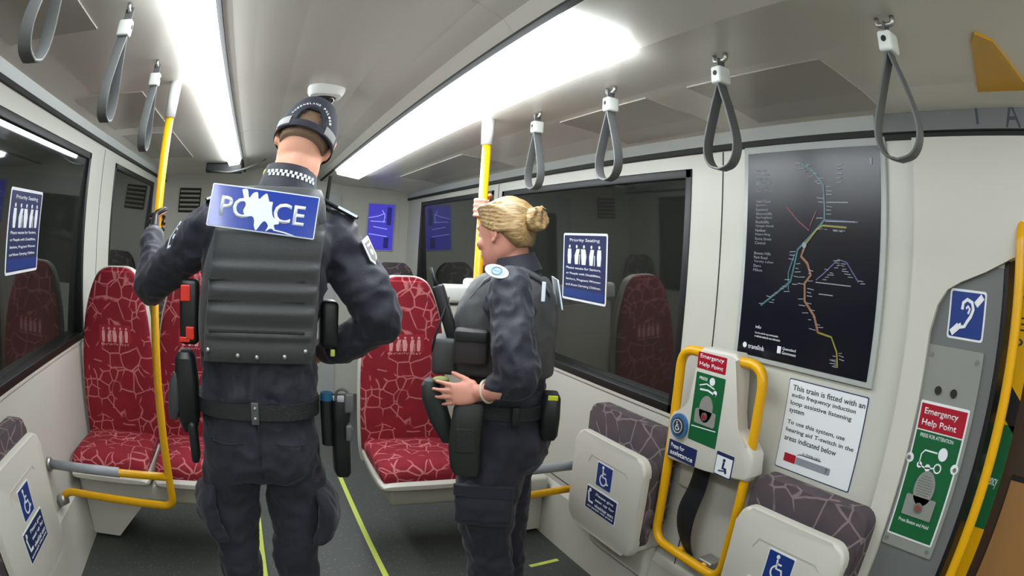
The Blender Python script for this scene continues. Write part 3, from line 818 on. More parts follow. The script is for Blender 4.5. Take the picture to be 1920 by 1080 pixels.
words = ['Airport', 'Beenleigh', 'Caboolture', 'Cleveland', 'Doomben', 'Ferny Grove', 'Gold Coast', 'Ipswich', 'Rosewood', 'Shorncliffe', 'Springfield', 'Redcliffe', 'Gympie North', 'Nambour', 'Kippa-Ring', 'Roma Street', 'Central', 'Bowen Hills', 'Park Road', 'Varsity Lakes', 'Darra', 'Milton']
for i in range(22):
    if i in (6, 17): y += .03
    if i == 6 or True:
        x0, yy0 = mp(.075, y); ww = .0068*len(words[i]); pl.text(bm, words[i], x0, yy0-.005, x0+ww, yy0+.004, .0015)
    y += .0205
apart('station_index', bm, wht, t, gap=0.012)
bm = BM(); pl.text(bm, 'translink', .05, .022, .125, .037, .0015); pl.disc(bm, .034, .03, .009, .0015); pl.text(bm, 'Queensland', .205, .038, .262, .048, .0015); pl.text(bm, 'Government', .205, .026, .265, .035, .0015)
pl.text(bm, 'info', .075, .09, .10, .1, .0015); pl.text(bm, 'Scan the code for maps and timetables', .075, .072, .18, .079, .0015); pl.text(bm, 'or visit the website for more information', .075, .062, .19, .069, .0015)
pl.rect(bm, .183, .026, .199, .048, .0015)
apart('footer_lettering', bm, M['paper'], t, gap=0.012)

t = thing('wall_notice', 'white notice about a hearing loop, on the right wall below the map poster', 'notice', (XR, .94, 1.03))
pl = RW(XR-.001, 1.105, .885)
obj('border', pl.rect(BM(), 0, 0, .325, .288, 0, .006), M['navy'], t)
obj('sheet', pl.rect(BM(), .003, .003, .322, .285, .0013, .005), M['paper'], t)
bm = BM(); y = .258
for k, tx in enumerate(['This train is fitted with an', 'audio frequency induction', 'loop assistive listening', 'system', '', 'To use this system, use', 'hearing aid T-switch in the', 'areas indicated below']):
    if tx: pl.text(bm, tx, .02, y-.004, .02+.0106*len(tx), y+.013, .0026, bold=.008)
    y -= .0245 if tx else .012
obj('lettering', bm, M['ink'], t)
bm = BM(); pl.rect(bm, .035, .028, .085, .055, .0026); dg_ = obj('diagram', bm, M['red'], t)
bm = BM(); pl.rect(bm, .087, .03, .235, .052, .0026, .004); obj('train_outline', bm, wht, dg_)
bm = BM(); pl.stroke(bm, [(.09, .058), (.1, .063), (.19, .064)], .0025, .0026); pl.text(bm, 'T', .215, .034, .225, .048, .004); pl.text(bm, 'in these cars', .11, .066, .185, .073, .0026); obj('diagram_lettering', bm, M['ink'], dg_)

# ------------------------------------------------------------------ priority signs on the windows
def priority(name, pl, w_, h_, label):
    t = thing(name, label, 'sign', pl.at(w_/2, h_/2), 'priority seating window signs')
    obj('border', pl.rect(BM(), 0, 0, w_, h_, 0, .012), M['paper'], t)
    b = .011
    obj('field', pl.rect(BM(), b, b, w_-b, h_-b, .0013, .006), M['navy'], t)
    bm = BM(); pl.text(bm, 'Priority Seating', w_*.16, h_*.86, w_*.84, h_*.92, .0026, bold=.01)
    y = h_*.48
    for tx in ('Please vacate for Seniors,', 'or People with Disabilities,', 'Seniors, Pregnant Women', 'and those Carrying Children'):
        pl.text(bm, tx, w_*.09, y-h_*.02, w_*.88, y+h_*.022, .0026, bold=.015); y -= h_*.085
    obj('lettering', bm, M['paper'], t)
    bm = BM(); people_icon(pl, bm, w_*.08, w_*.92, h_*.54, h_*.83, .0026); obj('figures', bm, M['paper'], t)
    obj('lower_field', pl.rect(BM(), b+.004, b+.004, w_-b-.004, h_*.17, .0026), M['blue'], t)
def on_pane(side, y, z):
    x = XR if side > 0 else XL; z0, z1 = (.92, 1.84) if side > 0 else (.945, 1.905)
    f = (z-z0-.02)/(z1-z0-.04); V = Vector((-side*.04/(z1-z0-.04), 0, 1)).normalized()
    return Plane((x+side*(.050-.04*f)-side*.0008, y, z), (0, -side, 0), V)
priority('window_sign', on_pane(-1, 1.955, 1.338), .375, .32, 'blue and white priority seating sign on the left window')
priority('window_sign', on_pane(1, 2.64, 1.265), .40, .325, 'blue and white priority seating sign on the right window behind the blonde person')

# ------------------------------------------------------------------ pillar signs
t = thing('hearing_loop_sign', 'blue ear pictogram sign on the grey pillar beside the doorway', 'sign', (XR, .475, 1.435))
pl = RW(XR-.0065, .537, 1.373)
obj('border', pl.rect(BM(), 0, 0, .125, .125, 0, .009), M['paper'], t)
obj('field', pl.rect(BM(), .006, .006, .119, .119, .0013, .006), M['blue'], t)
bm = BM()
ear = [(.045, .075), (.047, .092), (.060, .101), (.077, .095), (.083, .078), (.076, .06), (.066, .047), (.058, .034), (.045, .031), (.040, .04)]
pl.stroke(bm, ear, .009, .0026); pl.stroke(bm, [(.058, .078), (.064, .085), (.071, .078), (.066, .066)], .006, .0026)
pl.stroke(bm, [(.014, .014), (.038, .034)], .017, .0026); pl.stroke(bm, [(.09, .09), (.112, .112)], .017, .0026)
obj('pictogram', bm, M['paper'], t)

t = thing('emergency_intercom', 'emergency help point with red and green sign on the grey pillar', 'intercom', (XR, .5, 1.07))
pl = RW(XR-.006, .595, .785)
Wp = .195
bm = BM(); pl.rect(bm, 0, 0, Wp, .565, 0, .004, th=.006); pt_ = obj('backplate', bm, M['plate'], t)
pl = RW(XR-.012, .595, .785)
bm = BM()
for x, y in ((.018, .54), (Wp-.018, .54), (.014, .02), (Wp-.02, .02)): pl.disc(bm, x, y, .006, 0, 14, th=.003)
apart('screw', bm, M['steel'], pt_)
bm = BM()
for x in (.06, .115): pl.disc(bm, x, .452, .0115, 0, 20, th=.004)
apart('speaker_button', bm, M['slot'], t)
obj('sign_border', pl.rect(BM(), .008, .035, Wp-.012, .42, 0, .004), M['paper'], t)
rd = obj('red_field', pl.rect(BM(), .014, .345, Wp-.018, .413, .0013), M['red'], t)
bm = BM(); pl.text(bm, 'Emergency', .028, .381, .148, .403, .0026, bold=.012); pl.text(bm, 'Help Point', .026, .351, .15, .373, .0026, bold=.012); obj('lettering', bm, M['paper'], rd)
gf = obj('green_field', pl.rect(BM(), .014, .041, Wp-.018, .341, .0013), M['green'], t)
bm = BM()
pl.text(bm, 'PRESS FOR ATTENTION', .03, .325, .15, .335, .0026); pl.disc(bm, .125, .292, .0165, .0026, ry=.018)
pl.stroke(bm, [(.05, .28), (.06, .292), (.105, .292)], .004, .0026); pl.arc(bm, .118, .252, .012, 0, 360, .004, .0026)
pl.stroke(bm, [(.05, .28), (.05, .25), (.075, .245), (.105, .25)], .004, .0026); pl.disc(bm, .083, .247, .01, .0026); pl.disc(bm, .052, .25, .009, .0026)
pl.text(bm, 'Press Button and Hold', .035, .082, .15, .092, .0026)
for x in (.012, Wp-.018): pl.disc(bm, x, .262, .014, .0014, 14)
obj('lettering', bm, M['paper'], gf)
bm = BM(); pl.rect(bm, .038, .105, .148, .165, .0026, .004, th=.004); pl.disc(bm, .093, .19, .037, .0026, 26, ry=.05, th=.004); gr = obj('speaker_grille', bm, M['plate'], t)
bm = BM()
for i in range(9):
    for j in range(8):
        x, y = .068+i*.0062, .172+j*.0075
        if ((x-.093)/.03)**2+((y-.195)/.035)**2 < 1: pl.disc(bm, x, y, .0014, .0067, 6, th=.0004)
obj('grille_hole', bm, M['slot'], gr); gr.children[0]['kind'] = 'stuff'
bm = BM(); pl.disc(bm, .093, .135, .015, .0066, 24, th=.004); bt = obj('call_button', bm, M['steel'], t)
bm = BM(); pl.disc(bm, .093, .135, .009, .0107, 20, th=.003); obj('button_centre', bm, mat('dull red button', (140, 70, 60), .4), bt)
bm = BM()
for x in (.010, Wp-.016): pl.disc(bm, x, .262, .006, .0028, 12, th=.003)
apart('fixing_screw', bm, M['steel'], t)

# ------------------------------------------------------------------ yellow loop frame with help point housing
t = thing('emergency_intercom', 'yellow loop frame with white help point housing, between two tip-up seats', 'intercom', (XR, 1.35, 0))
xt = 1.38
loop = fillet([(xt, 1.30, 1.20), (xt, 1.555, 1.20), (xt, 1.548, .45), (xt, 1.16, .44), (xt, 1.15, 1.205), (xt, 1.30, 1.20)], .07, 8)
loop = [loop[0]]+loop[1:]
obj('tube_loop', tube(BM(), loop, .0175, 18), M['yellow'], t, True)
bm = BM()
body = [(1.447, 1.15), (1.44, 1.205), (1.425, 1.222), (1.27, 1.226), (1.25, 1.21), (1.232, 1.04), (1.215, .99), (1.15, .955), (1.125, .93), (1.115, .86), (1.13, .838), (1.33, .818), (1.53, .798), (1.548, .82), (1.555, .95), (1.54, .975), (1.47, 1.0), (1.45, 1.03)]
prism(bm, [(1.415, y, z) for y, z in body], (-.06, 0, 0), .012)
hs = obj('housing', bm, M['shell'], t, 'auto')
pl = RW(1.355, 1.44, 0)
rd = obj('red_sign', pl.rect(BM(), 0, 1.153, .14, 1.207, 0, .003), M['red'], hs)
bm = BM(); pl.text(bm, 'Emergency', .012, 1.184, .128, 1.202, .0013, bold=.01); pl.text(bm, 'Help Point', .012, 1.158, .128, 1.176, .0013, bold=.01); obj('lettering', bm, M['paper'], rd)
gf = obj('green_sign', pl.rect(BM(), .002, .905, .145, 1.14, 0, .003), M['green'], hs)
bm = BM(); pl.text(bm, 'PRESS', .02, 1.118, .06, 1.128, .0013); pl.disc(bm, .085, 1.12, .013, .0013); pl.stroke(bm, [(.025, 1.098), (.06, 1.108), (.1, 1.098)], .004, .0013)
pl.stroke(bm, [(.03, 1.085), (.07, 1.088), (.11, 1.078)], .006, .0013); pl.disc(bm, .105, 1.085, .009, .0013)
pl.stroke(bm, [(.012, .955), (.134, .962)], .003, .0013)
obj('lettering', bm, M['paper'], gf)
bm = BM(); pl.rect(bm, .022, .97, .125, 1.02, .0013, .008, th=.003); pl.disc(bm, .073, 1.025, .033, .0013, 24, ry=.045, th=.003); gr = obj('speaker_grille', bm, M['plate'], hs)
bm = BM(); pl.disc(bm, .073, 1.0, .014, .0044, 20, th=.004); bt = obj('call_button', bm, M['strap'], hs)
bm = BM(); pl.disc(bm, .073, 1.0, .008, .0085, 16, th=.002); obj('button_centre', bm, M['red'], bt)
# round blue call button with its label
bm = BM(); pl.disc(bm, -.047, .937, .044, 0, 32, th=.010); bb = obj('round_button', bm, mat('teal blue ring', (60, 108, 150), .35), hs)
bm = BM(); pl.disc(bm, -.047, .937, .031, .010, 28, th=.004); b3 = obj('button_face', bm, M['ink'], bb)
bm = BM(); wheelchair(pl, bm, -.047, .937, .035, .0142); pl.arc(bm, -.047, .937, .024, 0, 360, .002, .0142); obj('pictogram', bm, M['paper'], bb)
lb = obj('blue_label', pl.rect(BM(), -.092, .815, .06, .877, 0, .003), M['navy'], hs)
bm = BM(); pl.text(bm, 'Press for', -.08, .85, -.005, .867, .0013, bold=.01); pl.text(bm, 'assistance', -.08, .825, .045, .842, .0013, bold=.01); obj('lettering', bm, M['paper'], lb)
ic = obj('icon_label', pl.rect(BM(), .158, .825, .242, .905, 0, .003), M['navy'], hs)
obj('icon_field', pl.rect(BM(), .162, .829, .238, .893, .0013, .002), M['paper'], ic)
bm = BM(); pl.disc(bm, .2, .882, .006, .0026); pl.stroke(bm, [(.2, .875), (.198, .855), (.212, .855), (.216, .84)], .009, .0026); pl.stroke(bm, [(.18, .842), (.21, .848)], .004, .0026); obj('pictogram', bm, M['navy'], ic)
# feet of the loop, wall brackets
bm = BM(); cyl(bm, (1.385, 1.27, .445), (XR-.02, 1.26, .445), .014); cyl(bm, (1.385, 1.42, .445), (XR-.02, 1.42, .445), .014); cyl(bm, (1.41, 1.5, .9), (XR, 1.5, .9), .02); cyl(bm, (1.41, 1.2, .9), (XR, 1.2, .9), .02); cyl(bm, (1.41, 1.35, 1.15), (XR, 1.35, 1.15), .03)
apart('wall_bracket', bm, M['yellow'], t, True)
bm = BM(); box(bm, 1.40, XR, 1.235, 1.31, .425, .465, .008); obj('foot_plate', bm, M['steel'], t, 'auto')
bm = BM(); box(bm, 1.435, XR, 1.455, 1.535, .68, .80, .006); obj('connector_box', bm, M['shell'], t, 'auto')
bm = BM()
rings = [((xx, y, z), (0, 1, 0), hw, (1, 0, 0), .004) for xx, y, z, hw in smoothpath([(1.425, 1.40, .83, .042), (1.415, 1.405, .72, .045), (1.40, 1.42, .62, .05), (1.40, 1.415, .54, .042), (1.405, 1.39, .48, .028), (1.41, 1.365, .452, .02)], 5)]
loft(bm, rings, 16, 4); tag(obj('belt_strap', bm, M['gear'], None, 'auto', origin=(1.41, 1.4, .64)), 'black wheelchair restraint strap hanging inside the yellow loop frame', 'strap')

# ================================================================== PEOPLE
def head(bm, mx, k=1., female=False):
    """mx maps head-local metres (x right, y forward, z up) to the world; a full head with face"""
    sl = [(-.122, .052, .018, .016), (-.112, .046, .034, .034), (-.095, .034, .047, .056), (-.07, .02, .059, .076), (-.04, .008, .066, .088), (-.01, .001, .071, .095),
          (.02, -.003, .075, .099), (.05, -.006, .076, .098), (.075, -.008, .07, .09), (.098, -.01, .054, .07), (.112, -.01, .034, .045), (.119, -.01, .012, .016)]
    rings = []
    for z, cf, hw, hd in smoothpath(sl, 3):
        rings.append((mx @ Vector((0, cf*k, z*k)), (mx.to_3x3() @ Vector((1, 0, 0))), hw*k, (mx.to_3x3() @ Vector((0, 1, 0))), hd*k))
    loft(bm, rings, 28, 2.2)
    R3 = mx.to_3x3().to_4x4()
    def e(c, r): sphere(bm, mx @ Vector([q*k for q in c]), r[0]*k, r[1]*k, r[2]*k, 14, 10, R3)
    # nose, brow, lips, chin, cheeks
    tube(bm, [mx @ (Vector(p)*k) for p in ((0, .092, .018), (0, .103, -.005), (0, .114, -.026), (0, .108, -.038), (0, .094, -.04))], [.008*k, .0095*k, .013*k, .014*k, .009*k], 10)
    e((.012, .098, -.034), (.009, .011, .008)); e((-.012, .098, -.034), (.009, .011, .008))
    e((0, .086, .028), (.05, .014, .012)); e((0, .094, -.066), (.022, .012, .006)); e((0, .093, -.078), (.02, .012, .007)); e((0, .084, -.1), (.022, .018, .016))
    e((.042, .07, -.03), (.022, .022, .02)); e((-.042, .07, -.03), (.022, .022, .02))
    for s in (-1, 1):   # ears: rim, lobe, bowl
        pts = [(.071*s, .004, -.026), (.078*s, .0, -.034), (.083*s, -.012, -.022), (.088*s, -.02, .0), (.089*s, -.017, .018), (.084*s, -.004, .026), (.076*s, .006, .016)]
        tube(bm, [mx @ (Vector(p)*k) for p in smoothpath(pts, 3)], .0052*k, 8)
        e((.077*s, -.004, -.002), (.006, .014, .022)); e((.077*s, .002, -.03), (.006, .008, .009))
def eyes(mx, parent, k=1.):
    for s in (-1, 1):
        bm = BM(); sphere(bm, mx @ Vector((.031*s*k, .083*k, .006*k)), .0115*k); e = obj('eye', bm, M['eye'], parent, True)
def finger(bm, p, d, nrm, L_, r, bends):
    """finger from knuckle p in direction d, bending towards nrm by the angles in bends (degrees)"""
    pts = [Vector(p)]; d = Vector(d).normalized(); nrm = Vector(nrm).normalized()
    segs = (.46, .3, .24); a = 0; axis = d.cross(nrm)
    for sgm, b in zip(segs, bends):
        a += math.radians(b); dd = Matrix.Rotation(a, 3, axis) @ d
        pts.append(pts[-1]+dd*L_*sgm)
    full = fillet(pts, .006, 3)
    n = len(full); tube(bm, full, [r*(1-.22*i/(n-1)) for i in range(n)], 10)
    sphere(bm, pts[-1], r*.78, None, None, 8, 6)
def hand(bm, wrist, d, palm_n, thumb_d, L_=.18, bends=(20, 20, 15), spread=8, thumb_b=(20, 15)):
    """open or curled hand: d along the fingers, palm_n out of the palm, thumb_d the thumb's side"""
    d = Vector(d).normalized(); t_ = Vector(thumb_d); t_ = (t_-d*t_.dot(d)).normalized(); n = Vector(palm_n); n = (n-d*n.dot(d)-t_*n.dot(t_)).normalized()
    w_ = Vector(wrist); k = L_/.18
    loft(bm, [(w_-d*.02*k, t_, .026*k, n, .019*k), (w_+d*.01*k, t_, .028*k, n, .017*k), (w_+d*.04*k, t_, .038*k, n, .0165*k), (w_+d*.075*k, t_, .041*k, n, .014*k), (w_+d*.095*k, t_, .037*k, n, .011*k)], 16, 2.6)
    for i, (o, l, f) in enumerate(((.030, .070, .088), (.0105, .078, .095), (-.0095, .073, .091), (-.029, .058, .082))):
        ang = math.radians(spread*(1.5-i)*.5); dd = (d*math.cos(ang)+t_*math.sin(ang))
        finger(bm, w_+t_*o*k+d*f*k, dd, n, l*k, (.0088-.0006*(i == 3))*k, bends)
    td = (d*.72+t_*.62+n*.25).normalized()
    b = w_+t_*.026*k+d*.022*k
    sphere(bm, b+td*.008*k, .017*k, None, None, 10, 8)
    pts = [b, b+td*.034*k]; td2 = (td*math.cos(math.radians(thumb_b[0]))+d*math.sin(math.radians(thumb_b[0]))).normalized(); pts.append(pts[-1]+td2*.03*k); td3 = (td2+n*.2).normalized(); pts.append(pts[-1]+td3*.024*k)
    tube(bm, pts, [.0135*k, .0105*k, .0095*k, .0075*k], 10); sphere(bm, pts[-1], .0076*k, None, None, 8, 6)
def grip(bm, pole_c, pr, wrist, start_deg, sweep, k=1.):
    """hand closed round a vertical pole: palm at angle start_deg, fingers sweeping round it"""
    pc_ = Vector(pole_c); w_ = Vector(wrist)
    a0 = math.radians(start_deg); rad = pr+.0095
    palm = pc_+Vector((math.cos(a0), math.sin(a0), 0))*(pr+.016)
    up_ = Vector((0, 0, 1)); dd = (palm-w_); dl = dd.normalized()
    side = up_-dl*up_.dot(dl); side.normalize(); nn = dl.cross(side)
    loft(bm, [(w_, side, .028*k, nn, .019*k), (w_.lerp(palm, .5), side, .037*k, nn, .017*k), (palm-dl*.005, side, .041*k, nn, .015*k), (palm+dl*.014, side, .038*k, nn, .011*k)], 16, 2.4)
    for i in range(4):
        z = (.030-.0195*i)*k
        pts = []
        L = (1.0, 1.08, 1.02, .85)[i]
        for j in range(9):
            a = a0+math.radians(sweep*L)*j/8
            rr = rad+.004*math.sin(PI*j/4)**2
            pts.append(pc_+Vector((math.cos(a)*rr, math.sin(a)*rr, z-.004*j/8)))
        tube(bm, pts, [.0098*k-.0022*k*j/8 for j in range(9)], 10); sphere(bm, pts[-1], .0078*k, None, None, 8, 6)
    pts = []
    for j in range(6):
        a = a0-math.radians(math.copysign(110, sweep))*j/5
        pts.append(pc_+Vector((math.cos(a)*(rad+.001), math.sin(a)*(rad+.001), .034*k+.016*k*math.sin(j/5*PI*.5))))
    tube(bm, pts, [.0125*k, .012*k, .011*k, .0105*k, .0095*k, .008*k], 10); sphere(bm, pts[-1], .0082*k, None, None, 8, 6)
def limb(bm, pts, sub=5, n=20):
    """pts: (x, y, z, r) smooth tapering limb"""
    q = smoothpath(pts, sub)
    tube(bm, [p[:3] for p in q], [p[3] for p in q], n)
    sphere(bm, q[0][:3], q[0][3]*.98, None, None, 14, 10); sphere(bm, q[-1][:3], q[-1][3]*.98, None, None, 14, 10)
def boots(parent, spots, fdir):
    f = Vector(fdir).normalized(); sd = Vector((-f.y, f.x, 0))
    for (x, y) in spots:
        bm = BM(); c = Vector((x, y, 0))
        loft(bm, [(c-f*.08+Vector((0, 0, .05)), sd, .02, Vector((0, 0, 1)), .03), (c-f*.07+Vector((0, 0, .055)), sd, .038, Vector((0, 0, 1)), .055), (c+Vector((0, 0, .06)), sd, .042, Vector((0, 0, 1)), .06), (c+f*.1+Vector((0, 0, .04)), sd, .048, Vector((0, 0, 1)), .04),
                  (c+f*.17+Vector((0, 0, .032)), sd, .044, Vector((0, 0, 1)), .032), (c+f*.205+Vector((0, 0, .025)), sd, .025, Vector((0, 0, 1)), .022)], 18, 2.6)
        tube(bm, [c-f*.01+Vector((0, 0, .06)), c-f*.015+Vector((0, 0, .2))], [.05, .052], 18)
        obj('boot', remesh(bm, .008, 2), M['boot'], parent)

# ------------------------------------------------------------------ the man in the cap, seen from behind
man = thing('person', 'person in dark cap and black vest seen from behind, gripping the pole', 'person', (0, 1.64, 0))
HX = Matrix.Translation((.106, 1.655, 1.762)) @ Matrix.Rotation(math.radians(18), 4, 'Y') @ Matrix.Rotation(math.radians(-24), 4, 'X') @ Matrix.Rotation(math.radians(-6), 4, 'Z')
body = BM()
head(body, HX)
limb(body, [(.058, 1.635, 1.56, .066), (.075, 1.632, 1.63, .066), (.092, 1.637, 1.69, .066), (.1, 1.645, 1.74, .062)])
# torso and limbs under the clothes
loft(body, [((cx_, 1.635, z), (1, 0, 0), a, (0, 1, 0), b) for cx_, z, a, b in smoothpath([(0, .88, .13, .09), (0, .98, .15, .1), (0, 1.1, .135, .09), (.01, 1.25, .145, .095), (.03, 1.42, .16, .1), (.045, 1.52, .15, .09), (.055, 1.58, .08, .06)], 3)], 24, 2.4)
LS, LE, LWr = (-.125, 1.64, 1.515, .05), (-.368, 1.80, 1.335, .042), (-.412, 2.06, 1.49, .03)
RS, RE, RWr = (.205, 1.64, 1.485, .05), (.362, 1.62, 1.285, .042), (.215, 1.76, 1.165, .03)
limb(body, [LS, (-.25, 1.715, 1.42, .044), LE]); limb(body, [LE, (-.39, 1.93, 1.41, .038), LWr])
limb(body, [RS, (.29, 1.63, 1.38, .044), RE]); limb(body, [RE, (.3, 1.69, 1.22, .038), RWr])
grip(body, (-.42, 2.17, 1.525), .0175, (-.412, 2.075, 1.50), -95, -235)
hand(body, (.205, 1.77, 1.158), (-.75, .55, -.3), (0, -.6, -.6), (0, .3, 1), .18, (30, 25, 20))
limb(body, [(-.085, 1.635, .9, .078), (-.105, 1.64, .7, .068), (-.118, 1.63, .5, .054), (-.12, 1.65, .3, .048), (-.12, 1.65, .1, .035)])
limb(body, [(.085, 1.635, .9, .078), (.085, 1.64, .7, .068), (.072, 1.63, .5, .054), (.075, 1.65, .3, .048), (.08, 1.65, .1, .035)])
mb = obj('body', remesh(body, .0052, 2, .45), M['skin'], man)
eyes(HX, man)
# cropped hair
bm = BM()
for z, cf, hw, hd in (): pass
sl = [(-.04, -.03, .064, .062), (-.025, -.020, .072, .08), (0, -.014, .0775, .092), (.035, -.010, .079, .096), (.06, -.01, .074, .09), (.085, -.01, .055, .07), (.1, -.01, .02, .025)]
R3 = HX.to_3x3()
loft(bm, [(HX @ Vector((0, cf-.004, z)), R3 @ Vector((1, 0, 0)), hw, R3 @ Vector((0, 1, 0)), hd) for z, cf, hw, hd in smoothpath(sl, 4)], 32, 2.2)
for v in list(bm.verts):
    l = HX.inverted() @ v.co
    if l.y > .045 and l.z < .07: v.co = HX @ Vector((l.x*.9, .045+(l.y-.045)*.2, l.z))
obj('hair', bm, M['buzz'], man, True)
# cap: crown, bill, back strap, adjusting opening
HC = HX @ Matrix.Translation((0, -.003, -.004)) @ Matrix.Rotation(math.radians(8), 4, 'X')
bm = BM(); nu, nv = 48, 14; grid = []
for j in range(nv+1):
    ph = math.radians(-6+96*j/nv); row = []
    for i in range(nu):
        th = 2*PI*i/nu
        row.append(bm.verts.new(HC @ Vector((.0895*max(math.cos(ph), 0)**.75*math.cos(th), .117*max(math.cos(ph), 0)**.75*math.sin(th), .131*math.sin(ph)))))
    grid.append(row)
for j in range(nv):
    for i in range(nu):
        a, b = grid[j][i], grid[j][(i+1) % nu]; c_, d_ = grid[j+1][(i+1) % nu], grid[j+1][i]
        mid = HC.inverted() @ ((a.co+c_.co)/2)
        if mid.y < 0 and (mid.x/.036)**2+((mid.z-.004)/.046)**2 < 1: continue
        try: bm.faces.new((a, b, c_, d_))
        except Exception: pass
bmesh.ops.remove_doubles(bm, verts=bm.verts[:], dist=.0004)
cap = obj('cap', bm, M['capm'], man, True); sm = cap.modifiers.new('th', 'SOLIDIFY'); sm.thickness = .003; sm.offset = 0
def on_cap(x, z, off=.002):   # point on the back of the crown
    t = max(1-(z/.131)**2, 0)**.75-(x/.0895)**2; return HC @ Vector((x*(1+off/.09), -.117*math.sqrt(max(t, 0))-off, z*(1+off/.09)))
bm = BM(); rings = []
for i in range(21):
    x = -.074+.148*i/20; p = on_cap(x, -.002, .0025); p2 = on_cap(x+.002, -.002, .0025); tt = (p2-p).normalized(); upv = (HC.to_3x3() @ Vector((0, 0, 1))); rings.append((p, upv, .0105, tt.cross(upv), .0018))
loft(bm, rings, 10, 4); st = obj('cap_strap', bm, M['capm'], cap, 'auto')
for xa, xb, nm in ((-.082, -.05, 'strap_end'), (.048, .08, 'strap_end')):
    bm = BM(); rings = []
    for i in range(7):
        x = xa+(xb-xa)*i/6; p = on_cap(x, .004, .0045); p2 = on_cap(x+.001, .004, .0045); tt = (p2-p).normalized(); upv = (HC.to_3x3() @ Vector((0, 0, 1))); rings.append((p, upv, .0125, tt.cross(upv), .0016))
    loft(bm, rings, 10, 4); o = obj(nm, bm, M['strapg'], cap, 'auto'); o['label'] = 'grey strap end'
bm = BM(); rings = []   # piping round the opening
arcp = [on_cap(.039*math.cos(math.radians(a)), .004+.05*math.sin(math.radians(a)), .002) for a in range(0, 181, 10)]
tube(bm, arcp, .0028, 8); obj('opening_binding', bm, M['capm'], cap, True)
bm = BM(); txt = 'QUEENSLAND POLICE'
for i, ch in enumerate(txt):
    if ch == ' ': continue
    a = math.radians(158-136*i/(len(txt)-1)); r_ = .0585
    c0 = on_cap(r_*math.cos(a), .008+r_*math.sin(a), .003); c1 = on_cap(r_*math.cos(a-.02), .008+r_*math.sin(a-.02), .003); c2 = on_cap((r_+.002)*math.cos(a), .008+(r_+.002)*math.sin(a), .003)
    U = (c1-c0).normalized(); V = (c2-c0); V = (V-U*V.dot(U)).normalized()
    Plane(c0, U, V, .001).text(bm, ch, -.003, -.004, .003, .004)
obj('cap_lettering', bm, M['refl'], cap)
bm = BM(); rings = []
for i in range(9):
    x = -.07+.14*i/8; yb_ = .117*math.sqrt(max(1-(x/.0895)**2, 0))-.01; yf_ = yb_+.07*math.sqrt(max(1-(x/.078)**2, 0))
    rings.append((HC @ Vector((x, (yb_+yf_)/2, -.012-.9*x*x)), HC.to_3x3() @ Vector((0, 1, -.18)).normalized(), max((yf_-yb_)/2, .004), HC.to_3x3() @ Vector((0, 0, 1)), .003))
loft(bm, rings, 14, 2.5); obj('bill', bm, M['capm'], cap, True)
# shirt
bm = BM()
loft(bm, [((cx_, 1.635, z), (1, 0, 0), a, (0, 1, 0), b) for cx_, z, a, b in smoothpath([(-.003, 1.025, .166, .112), (-.003, 1.07, .173, .122), (0, 1.12, .168, .118), (.005, 1.25, .170, .12), (.018, 1.38, .178, .125), (.032, 1.48, .182, .12), (.045, 1.55, .155, .1), (.056, 1.60, .1, .078), (.064, 1.63, .07, .066)], 4)], 30, 2.6)
limb(bm, [(-.06, 1.64, 1.555, .06), (-.125, 1.64, 1.53, .073), (-.19, 1.675, 1.475, .068), (-.275, 1.735, 1.405, .063), (-.35, 1.785, 1.345, .060), (-.372, 1.83, 1.335, .057)])
limb(bm, [(-.372, 1.82, 1.335, .056), (-.385, 1.90, 1.385, .054), (-.4, 1.98, 1.44, .047), (-.408, 2.035, 1.475, .041)])
limb(bm, [(.13, 1.64, 1.535, .06), (.2, 1.64, 1.50, .074), (.265, 1.635, 1.42, .070), (.325, 1.625, 1.34, .066), (.362, 1.62, 1.285, .060), (.358, 1.64, 1.262, .057)])
limb(bm, [(.362, 1.625, 1.275, .058), (.31, 1.68, 1.225, .058), (.26, 1.72, 1.19, .052), (.22, 1.755, 1.168, .044)])
sh = obj('shirt', remesh(bm, .0085, 3, .5, .017, 11, 1.7), M['navyc'], man)
# collar, standing, tipped with the neck
CM = Matrix.Translation((.072, 1.630, 1.635)) @ Matrix.Rotation(math.radians(9), 4, 'Y') @ Matrix.Rotation(math.radians(-10), 4, 'X')
bm = BM(); rr = []
n = 40; prof = [(.088, -.035), (.083, -.01), (.076, .025), (.073, .042), (.067, .043), (.069, .02), (.074, -.035)]
rows = []
for i in range(n+1):
    th = math.radians(115+310*i/n); rows.append([bm.verts.new(CM @ Vector((r_*1.02*math.cos(th), r_*.98*math.sin(th), z-(.014 if abs(i-n/2) > n*.42 else 0)))) for r_, z in prof])
for i in range(n):
    for j in range(len(prof)): bm.faces.new((rows[i][j], rows[i+1][j], rows[i+1][(j+1) % len(prof)], rows[i][(j+1) % len(prof)]))
bm.faces.new(rows[0]); bm.faces.new(rows[-1][::-1])
col = obj('collar', bm, M['navyc'], man, 'auto')
bm = BM()    # two rows of small white squares
for i in range(22):
    for j in range(2):
        if (i+j) % 2: continue
        th = math.radians(218+104*i/21); z = .016-.0085*j; r_ = .0775+(.042-z)*.085-.001*j
        c0 = CM @ Vector((r_*1.02*math.cos(th), r_*.98*math.sin(th), z)); U = CM.to_3x3() @ Vector((-math.sin(th), math.cos(th), 0)); V = CM.to_3x3() @ Vector((0, 0, 1))
        N_ = U.cross(V); obox(bm, c0+N_*.001, U, V, N_, .0037, .0041, .0016)
obj('checker_band', bm, M['refl'], col)
bm = BM()
for s, th0 in ((-1, 150), (1, 30)):
    c0 = CM @ Vector((.078*math.cos(math.radians(th0)), .085*math.sin(math.radians(th0)), .03)); sphere(bm, c0, .014, .02, .02, 12, 8)
apart('collar_lining', bm, M['limey'], col, True)
